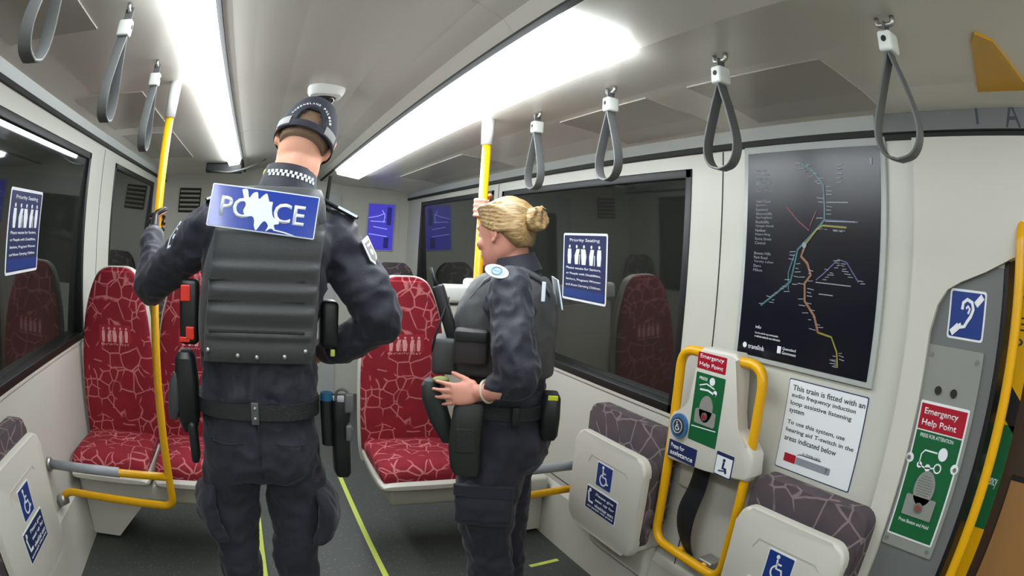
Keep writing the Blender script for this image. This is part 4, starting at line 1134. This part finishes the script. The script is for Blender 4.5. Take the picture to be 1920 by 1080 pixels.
# vest: carrier body, shoulder straps, back pocket, side straps
bm = BM()
loft(bm, [((cx_, 1.637, z), (1, 0, 0), a, (0, 1, 0), b) for cx_, z, a, b in smoothpath([(0, 1.185, .164, .138), (0, 1.2, .172, .143), (.002, 1.3, .174, .145), (.01, 1.4, .172, .148), (.02, 1.48, .162, .148), (.03, 1.55, .150, .143), (.038, 1.6, .138, .130), (.042, 1.625, .125, .108)], 4)], 36, 3.2)
vb = obj('vest', remesh(bm, .007, 2, .5, .003, 12, 3), M['vest'], man)
for s, x0, x1, zz in ((-1, -.055, -.085, 1.60), (1, .135, .15, 1.58)):
    bm = BM(); rings = []
    for y, z in ((1.53, zz-.04), (1.55, zz-.008), (1.585, zz+.014), (1.64, zz+.022), (1.70, zz+.012), (1.745, zz-.02), (1.765, zz-.06)): rings.append((((x0+x1)/2, y, z), (1, 0, 0), .034, (0, 0, 1), .009))
    loft(bm, rings, 16, 3); obj('shoulder_strap', bm, M['vest'], vb, 'auto')
bm = BM(); rings = []
zs = [(1.18, .004), (1.195, .012), (1.215, .017), (1.236, .016), (1.25, .024), (1.27, .016), (1.29, .024), (1.31, .031), (1.326, .020), (1.345, .026), (1.365, .033), (1.38, .022), (1.40, .028), (1.42, .034), (1.436, .024), (1.46, .028), (1.50, .024), (1.515, .008)]
for z, d_ in smoothpath(zs, 3): rings.append(((.012+(z-1.35)*.08, 1.508-d_*.25, z), (1, 0, 0), .148, (0, 1, 0), .012+d_*.55))
loft(bm, rings, 30, 4)
bp = obj('back_pocket', bm, M['vest'], vb, 'auto')
bm = BM()
for x, z in ((-.135, 1.212), (-.052, 1.20), (.075, 1.20), (-.0, 1.197), (.13, 1.215)): sphere(bm, (x, 1.480, z), .0065, .004, .0065, 10, 8)
apart('snap_fastener', bm, M['steel'], bp, True)
for z in (1.262, 1.339, 1.39):
    bm = BM(); box(bm, -.132, .128, 1.478, 1.49, z-.004, z+.003, .002); obj('webbing', bm, M['web'], bp)
# the blue panel
ax = Vector((.281, 0, -.026)).normalized(); pc0 = Vector((-.1455, 1.4685, 1.519)); vv = Vector((.02, .0, .104)); vv = (vv-ax*vv.dot(ax)).normalized(); vv = (vv+Vector((0, .12, 0))).normalized()
pp = Plane(pc0, ax, vv, .004)
pan = obj('blue_panel', pp.rect(BM(), 0, 0, .288, .106, 0, .004), M['refl'], vb); pan['label'] = 'blue reflective panel with white lettering'
pp.th = .0012
bf = obj('blue_field', pp.rect(BM(), .003, .003, .285, .103, .0041), M['patent'], pan)
bm = BM(); pp.text(bm, 'POLICE', .031, .028, .256, .078, .0055, bold=.014); obj('lettering', bm, M['refl'], pan)
bm = BM()    # irregular white blotch over the middle letters
blob = [(.082, .098), (.096, .1), (.104, .08), (.112, .092), (.124, .096), (.130, .08), (.142, .092), (.150, .095), (.158, .078), (.166, .07), (.170, .052), (.176, .04), (.188, .036), (.192, .026), (.180, .022), (.184, .010), (.172, .012), (.160, .004), (.165, .018), (.155, .028), (.147, .022), (.140, .010), (.134, .004), (.128, .014), (.126, .030), (.118, .036), (.104, .034), (.094, .046), (.098, .062), (.090, .078)]
pp.poly(bm, smoothpath(blob+[blob[0]], 4)[:-1], .0064); pp.stroke(bm, [(.18, .01), (.21, .007), (.235, .002)], .003, .0064)
obj('white_blotch', bm, M['refl'], pan)
# badges on the upper arms
def badge(name, c, n, u, w_, h_, m1, m2, parent, rnd_=False, lab=None):
    n = Vector(n).normalized(); u = Vector(u); u = (u-n*u.dot(n)).normalized(); r_ = u.cross(n)
    bp_ = Plane(Vector(c), r_, u, .003); bm = BM()
    if rnd_: bp_.disc(bm, 0, 0, w_/2, 0, 24, ry=h_/2)
    else: bp_.poly(bm, [(-w_/2, h_/2), (-w_/2, -h_*.2), (0, -h_/2), (w_/2, -h_*.2), (w_/2, h_/2)])
    o = obj(name, bm, m1, parent)
    if lab: o['label'] = lab
    bm = BM(); bp_.th = .001
    if rnd_: bp_.disc(bm, 0, 0, w_*.36, .0031, 24, ry=h_*.36)
    else: bp_.poly(bm, [(-w_*.36, h_*.38), (-w_*.36, -h_*.14), (0, -h_*.36), (w_*.36, -h_*.14), (w_*.36, h_*.38)], .0031)
    f = obj('badge_field', bm, m2, o)
    bm = BM()
    if rnd_: bp_.arc(bm, 0, 0, w_*.2, 0, 360, .004, .0042); bp_.text(bm, 'POLICE', -w_*.2, -.004, w_*.2, .004, .0042)
    else: bp_.disc(bm, 0, 0, w_*.16, .0042, 12); bp_.stroke(bm, [(-w_*.25, h_*.25), (w_*.25, h_*.25)], .006, .0042)
    obj('badge_emblem', bm, m1 if not rnd_ else M['navy'], o)
    return o
badge('arm_badge', (-.262, 1.672, 1.487), (-.75, -.55, .45), (.45, -.1, .7), .05, .085, M['refl'], M['ink'], sh, lab='white edged badge on the left sleeve')
badge('arm_badge', (.315, 1.60, 1.465), (.75, -.5, .4), (-.5, 0, .8), .055, .085, M['refl'], M['plate'], sh, lab='white edged badge on the right sleeve')
for s, c, a in ((-1, (-.115, 1.63, 1.606), 18), (1, (.225, 1.625, 1.578), -24)):
    bm = BM(); ux = Vector((math.cos(math.radians(a)), 0, math.sin(math.radians(a))))
    obox(bm, c, ux, (0, 1, 0), ux.cross(Vector((0, 1, 0))), .055, .028, .004, .003); e = obj('epaulette', bm, M['navyc'], sh, 'auto')
    bm = BM(); obox(bm, Vector(c)+ux*.02*s-Vector((0, .029, -.001)), ux, (0, 1, 0), ux.cross(Vector((0, 1, 0))), .03, .0015, .003); obj('epaulette_stripe', bm, M['refl'], e)
# radio on the front of the right shoulder
bm = BM(); box(bm, .165, .215, 1.74, 1.775, 1.5, 1.6, .008); cyl(bm, (.2, 1.755, 1.6), (.205, 1.75, 1.68), .006); obj('shoulder_radio', bm, M['gear'], man, 'auto')
# gear on the sides of the vest
bm = BM(); box(bm, -.232, -.175, 1.60, 1.66, 1.2, 1.375, .012); g1 = obj('side_pouch', bm, M['gear'], man, 'auto')
bm = BM(); box(bm, -.228, -.198, 1.594, 1.602, 1.318, 1.362, .003); box(bm, -.212, -.186, 1.594, 1.602, 1.215, 1.25, .003); box(bm, -.232, -.2, 1.594, 1.60, 1.208, 1.222, .002); apart('orange_tab', bm, M['orange'], g1)
bm = BM(); box(bm, .185, .235, 1.60, 1.68, 1.2, 1.33, .014); obj('side_pouch', bm, M['gear'], man, 'auto')
bm = BM(); box(bm, .212, .225, 1.597, 1.603, 1.18, 1.2, .003); obj('pouch_tab', bm, M['hiviz'], man)
# trousers
bm = BM()
loft(bm, [((cx_, 1.637, z), (1, 0, 0), a, (0, 1, 0), b) for cx_, z, a, b in smoothpath([(-.003, 1.075, .165, .112), (-.003, 1.0, .172, .122), (0, .93, .182, .132), (0, .86, .178, .128), (0, .825, .15, .11)], 4)], 30, 2.6)
limb(bm, [(-.088, 1.637, .88, .095), (-.104, 1.64, .78, .087), (-.116, 1.637, .66, .081), (-.12, 1.632, .52, .073), (-.121, 1.645, .36, .07), (-.12, 1.652, .2, .068), (-.12, 1.652, .1, .066)])
limb(bm, [(.09, 1.637, .88, .096), (.1, 1.64, .78, .090), (.094, 1.637, .66, .085), (.077, 1.632, .52, .075), (.08, 1.645, .36, .07), (.084, 1.652, .2, .068), (.086, 1.652, .1, .066)])
tr = obj('trousers', remesh(bm, .0085, 3, .5, .018, 9, 9), M['trous'], man)
for sx, x in ((-1, -.188), (1, .184)):
    bm = BM(); n_ = Vector((sx, -.35, 0)).normalized(); tt = Vector((-n_.y, n_.x, 0))
    loft(bm, [(Vector((x+sx*dx, 1.60, z)), tt, a, n_, b) for z, dx, a, b in ((.80, -.01, .05, .012), (.775, 0, .068, .02), (.74, .012, .073, .026), (.68, .008, .073, .03), (.63, -.008, .070, .03), (.612, -.022, .06, .018))], 18, 3.4)
    pk = obj('cargo_pocket', remesh(bm, .007, 1, .5, .006, 14, 5), M['trous'], tr)
bm = BM()
for sx in (-1, 1): 
    pts = smoothpath([(sx*.045-.003, 1.503, .958), (sx*.1, 1.507, .952), (sx*.145, 1.53, .957)], 5); tube(bm, pts, .0022, 8)
tube(bm, smoothpath([(-.003, 1.503, 1.02), (-.004, 1.497, .93), (-.004, 1.515, .85)], 5), .0018, 8)
obj('seam', bm, M['web'], tr, True)
# duty belt with keeper, holster, pouches
bm = BM(); n = 48; rows = []
for i in range(n):
    th = 2*PI*i/n; c_, s_ = math.cos(th), math.sin(th); ex = 2/2.6
    x = math.copysign(abs(c_)**ex, c_); y = math.copysign(abs(s_)**ex, s_)
    rows.append([bm.verts.new((-.003+x*(.176+o), 1.637+y*(.126+o), z)) for o, z in ((.0, 1.022), (.008, 1.022), (.008, 1.066), (.0, 1.066))])
for i in range(n):
    for j in range(4): bm.faces.new((rows[i][j], rows[(i+1) % n][j], rows[(i+1) % n][(j+1) % 4], rows[i][(j+1) % 4]))
belt = obj('duty_belt', bm, M['web'], man, 'auto')
bm = BM(); box(bm, -.022, .0, 1.497, 1.503, 1.012, 1.074, .003); bk = obj('belt_keeper', bm, mat('worn grey keeper', (84, 86, 88), .4), belt, 'auto')
bm = BM(); sphere(bm, (-.011, 1.496, 1.058), .005, .003, .005); sphere(bm, (-.011, 1.496, 1.03), .005, .003, .005); obj('stud', bm, M['steel'], bk, True)
bm = BM(); loft(bm, [((-.215, 1.60, z), (1, 0, 0), a, (0, 1, 0), b) for z, a, b in ((.96, .022, .03), (1.0, .034, .045), (1.1, .036, .05), (1.17, .03, .045), (1.185, .02, .03))], 20, 4); hl = obj('pouch', bm, M['gear'], belt, 'auto')
bm = BM(); loft(bm, [((x, 1.57, z), (1, 0, 0), a, (0, 1, 0), b) for x, z, a, b in ((-.262, 1.0, .012, .014), (-.256, 1.03, .02, .02), (-.25, 1.1, .017, .02), (-.243, 1.13, .01, .012))], 16, 3); obj('grip', bm, mat('dark grey grip', (58, 62, 64), .5), hl, 'auto')
bm = BM(); box(bm, -.215, -.19, 1.53, 1.6, .88, 1.0, .01); obj('pouch', bm, M['gear'], belt, 'auto')
bm = BM(); cyl(bm, (.203, 1.59, .93), (.200, 1.59, 1.06), .020, 20); tp_ = obj('torch_holder', bm, M['gear'], belt, 'auto')
bm = BM(); cyl(bm, (.200, 1.59, 1.055), (.199, 1.59, 1.082), .0175, 20); o = obj('torch', bm, M['tealy'], tp_, 'auto')
bm = BM(); loft(bm, [((.238, 1.585, z), (1, 0, 0), a, (0, 1, 0), b) for z, a, b in ((.838, .018, .03), (.85, .024, .036), (.93, .024, .038), (1.0, .023, .035), (1.03, .027, .04), (1.065, .024, .035))], 20, 4); hl = obj('holster', bm, M['gear'], belt, 'auto')
bm = BM(); tube(bm, fillet([(.222, 1.57, 1.06), (.224, 1.565, 1.095), (.25, 1.56, 1.1), (.262, 1.56, 1.07)], .014), .004, 8); box(bm, .244, .27, 1.54, 1.56, 1.035, 1.09, .006); box(bm, .246, .263, 1.535, 1.548, .955, 1.0, .004); obj('retention_clip', bm, M['strap'], hl, 'auto')
bm = BM(); cyl(bm, (.262, 1.553, .985), (.256, 1.553, 1.0), .006); obj('buckle', bm, M['steel'], hl, 'auto')
# glove on the pole hand, watch
bm = BM()
grip(bm, (-.42, 2.17, 1.525), .0178, (-.412, 2.068, 1.496), -95, -238, 1.16)
gl = obj('glove', remesh(bm, .0045, 2, .4), M['gear'], man)
bm = BM(); tube(bm, [(-.409, 2.038, 1.477), (-.411, 2.055, 1.488)], .0435, 20); obj('cuff_band', bm, M['strap'], man, 'auto')
boots(man, [(-.12, 1.64), (.09, 1.64)], (0, 1, 0))

# ------------------------------------------------------------------ the woman in profile
WC = Vector((.84, 1.82, 0)); WF = Vector((-.91, .41, 0)).normalized(); WLt = Vector((-WF.y, WF.x, 0))     # forward, her left (towards the camera)
def W(a, s, z): return WC+WF*a+WLt*s+Vector((0, 0, z))
def Wl(pts): return [(*W(a, s, z), r) for a, s, z, r in pts]
wom = thing('person', 'blonde person with hair in a bun and dark uniform, hand on belt', 'person', (WC.x, WC.y, 0))
# head: local x = her right, y = forward
rotb = Matrix((( -WLt.x, WF.x, 0), (-WLt.y, WF.y, 0), (0, 0, 1))).to_4x4()
WH = Matrix.Translation(W(.034, .0, 1.546)) @ rotb @ Matrix.Rotation(math.radians(-33), 4, 'Z') @ Matrix.Rotation(math.radians(-10), 4, 'X')
body = BM(); head(body, WH, .93)
limb(body, Wl([(-.02, 0, 1.36, .06), (-.012, 0, 1.42, .053), (.0, 0, 1.48, .05), (.012, 0, 1.53, .05)]))
loft(body, [(W(a_, 0, z), WLt, hw, WF, hd) for a_, z, hw, hd in smoothpath([(0, .84, .13, .1), (0, .95, .13, .1), (.0, 1.1, .11, .09), (.01, 1.25, .13, .1), (0, 1.36, .13, .08), (-.01, 1.42, .07, .05)], 3)], 22, 2.4)
LSh, LEl, LHa = (-.0, .165, 1.375, .042), (-.045, .285, 1.13, .038), (.075, .225, 1.06, .026)
limb(body, Wl([LSh, (-.01, .24, 1.26, .04), LEl])); limb(body, Wl([LEl, (.02, .27, 1.085, .034), LHa]))
RSh, REl, RHa = (-.0, -.165, 1.375, .042), (.02, -.33, 1.22, .038), (.07, -.355, 1.53, .027)
pgrip = Vector((.855, 2.17, 1.645)); wr = pgrip+Vector((.045, .062, -.075))
limb(body, Wl([RSh, (.0, -.25, 1.29, .04), REl]))
REw = W(*REl[:3]); limb(body, [(*REw, .038), (*REw.lerp(wr, .5), .034), (*wr, .027)])
grip(body, pgrip, .0175, wr, 60, 235)
# near hand resting on the belt: fingers point forward
hw0 = W(.075, .215, 1.055)
hand(body, hw0, WF*1+Vector((0, 0, -.10)), -WLt*.8+Vector((0, 0, -.5)), WLt*(-.1)+Vector((0, 0, 1)), .165, (14, 16, 12), 14, (30, 10))
limb(body, Wl([(0, .08, .86, .075), (.02, .085, .66, .065), (.03, .09, .48, .052), (.01, .09, .3, .048), (.0, .09, .1, .035)]))
limb(body, Wl([(-.01, -.08, .86, .075), (-.02, -.085, .66, .065), (-.03, -.09, .48, .052), (-.05, -.09, .3, .048), (-.06, -.09, .1, .035)]))
obj('body', remesh(body, .0050, 2, .45), M['skin2'], wom)
eyes(WH, wom, .93)
# hair: swept back to a bun
bm = BM(); R3 = WH.to_3x3(); k = .93
def HH(x, y, z): return WH @ Vector((x*k, y*k, z*k))
sl = [(-.06, -.075, .04, .02), (-.04, -.068, .06, .036), (-.015, -.058, .074, .052), (.012, -.045, .080, .068), (.035, -.022, .082, .092), (.06, -.010, .081, .1), (.085, -.01, .074, .095), (.105, -.012, .056, .076), (.118, -.014, .034, .046), (.125, -.015, .01, .014)]
loft(bm, [(HH(0, cf, z), R3 @ Vector((1, 0, 0)), hw_*k, R3 @ Vector((0, 1, 0)), hd*k) for z, cf, hw_, hd in smoothpath(sl, 4)], 36, 2.2)
for s in (-1, 1):      # locks combed back over the ears
    for q in range(6):
        z0 = .085-.012*q; pts = [HH(s*(.054+.003*q), .072-.006*q, z0+.004), HH(s*.0745, .04, z0+.008), HH(s*(.083+.001*(q > 3)), -.02, z0-.004*q), HH(s*.064, -.075, .03+z0*.2-.006*q), HH(s*.02, -.108, .03)]
        qq = smoothpath([tuple(p) for p in pts], 5); tube(bm, qq, [.004+.005*math.sin(PI*i/(len(qq)-1)) for i in range(len(qq))], 8)
for q in range(9):
    x = -.05+.0125*q; pts = [HH(x, .082-abs(x)*.5, .07), HH(x*1.1, .04, .112-abs(x)*.35), HH(x, -.04, .118-abs(x)*.4), HH(x*.5, -.1, .075), HH(x*.2, -.118, .035)]
    qq = smoothpath([tuple(p) for p in pts], 5); tube(bm, qq, [.006+.005*math.sin(PI*i/(len(qq)-1)) for i in range(len(qq))], 8)
hr = obj('hair', remesh(bm, .0035, 1, .3), M['blond'], wom)
bm = BM(); bc_ = Vector((0, -.124, .03))
sphere(bm, HH(*bc_), .032)
for q in range(8):
    a0 = q*PI/4; pts = []
    for j in range(14):
        a = a0+j*.5; rr_ = .034+.004*math.sin(j+q); pts.append(HH(bc_.x+rr_*math.cos(a)*math.cos(q), bc_.y-.01+rr_*.7*math.sin(a*.7+q)*.8, bc_.z+rr_*math.sin(a)))
    tube(bm, pts, .0085, 8)
tube(bm, [HH(0, -.10, .03), HH(0, -.125, .03)], .03, 14)
bn = obj('bun', remesh(bm, .0045, 1, .4, .004, 30, 2), M['blond'], hr)
bm = BM(); tube(bm, [HH(.028*math.cos(a), -.112, .03+.028*math.sin(a)) for a in [i*PI/8 for i in range(17)]], .004, 8); obj('hair_tie', bm, mat('brown hair tie', (110, 84, 52), .7), bn, True)
bm = BM()
for q in range(5): 
    a = -.6+q*.35; pts = [HH(.01*q-.02, -.13, .055), HH(.012*q-.02, -.142, .066+.003*q), HH(.014*q-.03, -.152-.002*q, .066+.005*math.sin(q))]
    tube(bm, pts, [.004, .003, .0012], 6)
obj('stray_lock', bm, M['blond'], bn, True)
# shirt
bm = BM()
loft(bm, [(W(a_, 0, z), WLt, hw_, WF, hd) for a_, z, hw_, hd in smoothpath([(.0, .965, .15, .135), (.0, 1.03, .145, .13), (.01, 1.12, .14, .13), (.015, 1.25, .15, .135), (.005, 1.34, .155, .118), (-.008, 1.40, .115, .085), (-.012, 1.44, .065, .065)], 4)], 30, 2.5)
limb(bm, Wl([(-.005, .1, 1.385, .055), (-.0, .165, 1.37, .066), (-.002, .205, 1.30, .066), (-.012, .25, 1.22, .066), (-.03, .275, 1.15, .066), (-.035, .285, 1.125, .06)]))
limb(bm, Wl([(-.035, .285, 1.125, .058), (-.015, .275, 1.105, .055), (.005, .268, 1.093, .05), (.018, .262, 1.087, .044)]))
limb(bm, Wl([(-.005, -.1, 1.385, .055), (0, -.165, 1.37, .062), (.005, -.25, 1.29, .058), (.02, -.33, 1.22, .053)]))
e1 = REw; e2 = REw.lerp(wr, .72); limb(bm, [(*e1, .053), (*e1.lerp(e2, .5), .048), (*e2, .04)])
wsh = obj('shirt', remesh(bm, .008, 3, .5, .015, 12, 4.4), M['navyc'], wom)
CMW = Matrix.Translation(W(-.008, 0, 1.445)) @ rotb @ Matrix.Rotation(math.radians(-14), 4, 'X')
bm = BM(); rows = []; n = 36; prof = [(.082, -.03), (.077, -.01), (.069, .016), (.066, .03), (.060, .03), (.063, .01), (.07, -.03)]
for i in range(n+1):
    th = math.radians(120+300*i/n); rows.append([bm.verts.new(CMW @ Vector((r_*math.cos(th), r_*1.02*math.sin(th), z))) for r_, z in prof])
for i in range(n):
    for j in range(len(prof)): bm.faces.new((rows[i][j], rows[i+1][j], rows[i+1][(j+1) % len(prof)], rows[i][(j+1) % len(prof)]))
bm.faces.new(rows[0]); bm.faces.new(rows[-1][::-1])
colw = obj('collar', bm, M['navyc'], wom, 'auto')
# vest
bm = BM()
loft(bm, [(W(a_, 0, z), WLt, hw_, WF, hd) for a_, z, hw_, hd in smoothpath([(.012, 1.085, .14, .158), (.012, 1.10, .15, .168), (.014, 1.2, .155, .172), (.012, 1.28, .152, .168), (.004, 1.34, .142, .150), (-.004, 1.39, .125, .125), (-.008, 1.41, .11, .105)], 4)], 36, 3.0)
wv = obj('vest', remesh(bm, .007, 2, .5, .004, 12, 8), M['vest'], wom)
bm = BM()
for s in (-1, 1): loft(bm, [(W(a_, s*.085, z), WLt, .03, Vector((0, 0, 1)), .011) for a_, z in ((-.12, 1.36), (-.085, 1.405), (-.03, 1.43), (.03, 1.425), (.09, 1.385), (.13, 1.33))], 14, 3)
obj('shoulder_straps', bm, M['vest'], wv, 'auto')
# blue panel across her shoulder blades
pb = Plane(W(-.158, .135, 1.315), -WLt, Vector((WF.x*.22, WF.y*.22, 1)).normalized(), .004)
pan = obj('blue_panel', pb.rect(BM(), 0, 0, .27, .095, 0, .004), M['refl'], wv); pan['label'] = 'blue reflective panel across the shoulder blades'
pb.th = .0012; obj('blue_field', pb.rect(BM(), .003, .003, .267, .092, .0041), M['patent'], pan)
bm = BM(); pb.text(bm, 'POLICE', .02, .026, .25, .072, .0055, bold=.014); obj('lettering', bm, M['refl'], pan)
badge('shoulder_badge', W(.05, .196, 1.425), WLt*.75+Vector((0, 0, .75)), WF*(-.3)+Vector((0, 0, 1)), .075, .05, M['refl'], M['sky'], wsh, True, 'oval white and blue badge')
bm = BM(); obox(bm, W(-.095, .165, 1.372), WF, WLt, (0, 0, 1), .006, .005, .03, .002); obj('white_tab', bm, M['refl'], wv)
# chest gear: radio, pouches
bm = BM(); ra = (WF*.35+Vector((0, 0, 1))).normalized(); obox(bm, W(.205, .07, 1.27), WLt, ra, WLt.cross(ra), .024, .10, .018, .007); g = obj('chest_radio', bm, M['gear'], wv, 'auto')
bm = BM(); tube(bm, [W(.235, .06, 1.34), W(.265, .06, 1.42)], [.008, .005], 10); obj('aerial', bm, M['gear'], g, True)
bm = BM(); tube(bm, [tuple(W(*p)) for p in smoothpath([(.2, .08, 1.33), (.215, .1, 1.27), (.235, .11, 1.2), (.24, .10, 1.15), (.215, .10, 1.17)], 5)], .004, 8); obj('radio_cable', bm, M['gear'], g, True)
bm = BM(); obox(bm, W(.115, .165, 1.19), WF, WLt, (0, 0, 1), .052, .028, .055, .01); pu = obj('side_pouch', bm, mat('dark brown pouch', (44, 38, 40), .6), wv, 'auto')
bm = BM(); obox(bm, W(.115, .196, 1.225), WF, WLt, (0, 0, 1), .048, .004, .016, .003); obj('pouch_flap', bm, M['gear'], pu, 'auto')
bm = BM(); obox(bm, W(.205, .05, 1.14), WF, WLt, (0, 0, 1), .04, .06, .06, .015); obj('chest_pouch', bm, M['vest'], wv, 'auto')
# trousers
bm = BM()
loft(bm, [(W(a_, 0, z), WLt, hw_, WF, hd) for a_, z, hw_, hd in smoothpath([(.012, 1.02, .142, .13), (.008, .95, .155, .145), (-.004, .87, .165, .16), (-.004, .80, .165, .155), (.0, .75, .14, .13)], 4)], 30, 2.4)
limb(bm, Wl([(.0, .078, .84, .1), (.035, .082, .74, .115), (.04, .085, .62, .108), (.035, .09, .5, .092), (.018, .09, .36, .085), (.012, .09, .2, .08), (.01, .09, .09, .075)]))
limb(bm, Wl([(-.02, -.078, .84, .1), (-.02, -.08, .74, .105), (-.025, -.085, .62, .098), (-.03, -.09, .5, .085), (-.04, -.09, .36, .08), (-.045, -.09, .2, .075), (-.05, -.09, .09, .07)]))
wt = obj('trousers', remesh(bm, .0085, 3, .5, .017, 9, 12), M['trous'], wom)
bm = BM(); loft(bm, [(W(.05, .185+dx, z), WF, a_, WLt, b_) for z, dx, a_, b_ in ((.735, -.02, .06, .014), (.71, .0, .095, .02), (.66, .004, .1, .024), (.60, .0, .098, .026), (.575, -.012, .09, .016))], 18, 3.4)
pk = obj('cargo_pocket', remesh(bm, .007, 1, .5, .006, 12, 5), M['trous'], wt)
bm = BM(); loft(bm, [(W(.05, .198, z), WF, .1, WLt, .012) for z in (.735, .73, .70, .695)], 18, 4); obj('pocket_flap', bm, M['trous'], pk, 'auto')
# belt and gear
bm = BM(); n = 44; rows = []
for i in range(n):
    th = 2*PI*i/n; c_, s_ = math.cos(th), math.sin(th); ex = 2/2.5
    x = math.copysign(abs(c_)**ex, c_); y = math.copysign(abs(s_)**ex, s_)
    rows.append([bm.verts.new(W(.006+y*(.148+o), x*(.158+o), z)) for o, z in ((0, .955), (.009, .955), (.009, 1.0), (0, 1.0))])
for i in range(n):
    for j in range(4): bm.faces.new((rows[i][j], rows[(i+1) % n][j], rows[(i+1) % n][(j+1) % 4], rows[i][(j+1) % 4]))
wb = obj('duty_belt', bm, M['web'], wom, 'auto')
bm = BM(); loft(bm, [(W(a_, .195, z), WF, b_, WLt, c_) for a_, z, b_, c_ in ((.11, .775, .04, .025), (.115, .80, .048, .03), (.12, .87, .05, .032), (.115, .95, .05, .034), (.11, 1.0, .048, .03), (.105, 1.02, .04, .02))], 20, 4); hl = obj('holster', bm, mat('dark olive black holster', (38, 42, 38), .55), wb, 'auto')
bm = BM(); obox(bm, W(.115, .228, .90), WF, WLt, (0, 0, 1), .03, .004, .04, .003); obj('holster_strap', bm, M['web'], hl)
bm = BM(); loft(bm, [(W(a_, .12, z), WF, b_, WLt, c_) for a_, z, b_, c_ in ((.178, .86, .02, .03), (.205, .93, .034, .04), (.23, 1.0, .036, .045), (.24, 1.05, .03, .04), (.24, 1.065, .02, .03))], 18, 3.5); p2 = obj('front_pouch', bm, mat('dark grey green pouch', (44, 50, 48), .6), wb, 'auto')
bm = BM(); sphere(bm, W(.205, .155, 1.075), .028, .02, .012); obj('glove_tuft', bm, mat('olive yellow', (140, 142, 88), .7), p2, True)
bm = BM(); loft(bm, [(W(-.148, .11, z), WF, b_, WLt, c_) for z, b_, c_ in ((.89, .022, .035), (.905, .03, .042), (.97, .032, .045), (1.03, .03, .044), (1.045, .022, .036))], 18, 4); bp2 = obj('rear_pouch', bm, M['gear'], wb, 'auto')
bm = BM(); obox(bm, W(-.15, .155, 1.038), WF, WLt, (0, 0, 1), .016, .003, .008, .002); obj('lime_tab', bm, M['limey'], bp2)
bm = BM(); obox(bm, W(-.035, .178, .975), WF, WLt, (0, 0, 1), .012, .012, .034, .004); k_ = obj('belt_keeper', bm, M['gear'], wb, 'auto')
bm = BM()
fd = (W(*LHa[:3])-W(.02, .27, 1.085)).normalized(); wq = W(.055, .238, 1.068)
upw = Vector((0, 0, 1)); upw = (upw-fd*upw.dot(fd)).normalized(); sdw = fd.cross(upw); ringp = [wq+upw*(.034*math.cos(a))+sdw*(.032*math.sin(a)) for a in [i*PI/10 for i in range(21)]]
tube(bm, ringp, .0045, 8); obj('bracelet', bm, mat('pale watch band', (196, 190, 168), .4), wom, True)
boots(wom, [tuple(W(.01, .09, 0)[:2]), tuple(W(-.05, -.09, 0)[:2])], WF)
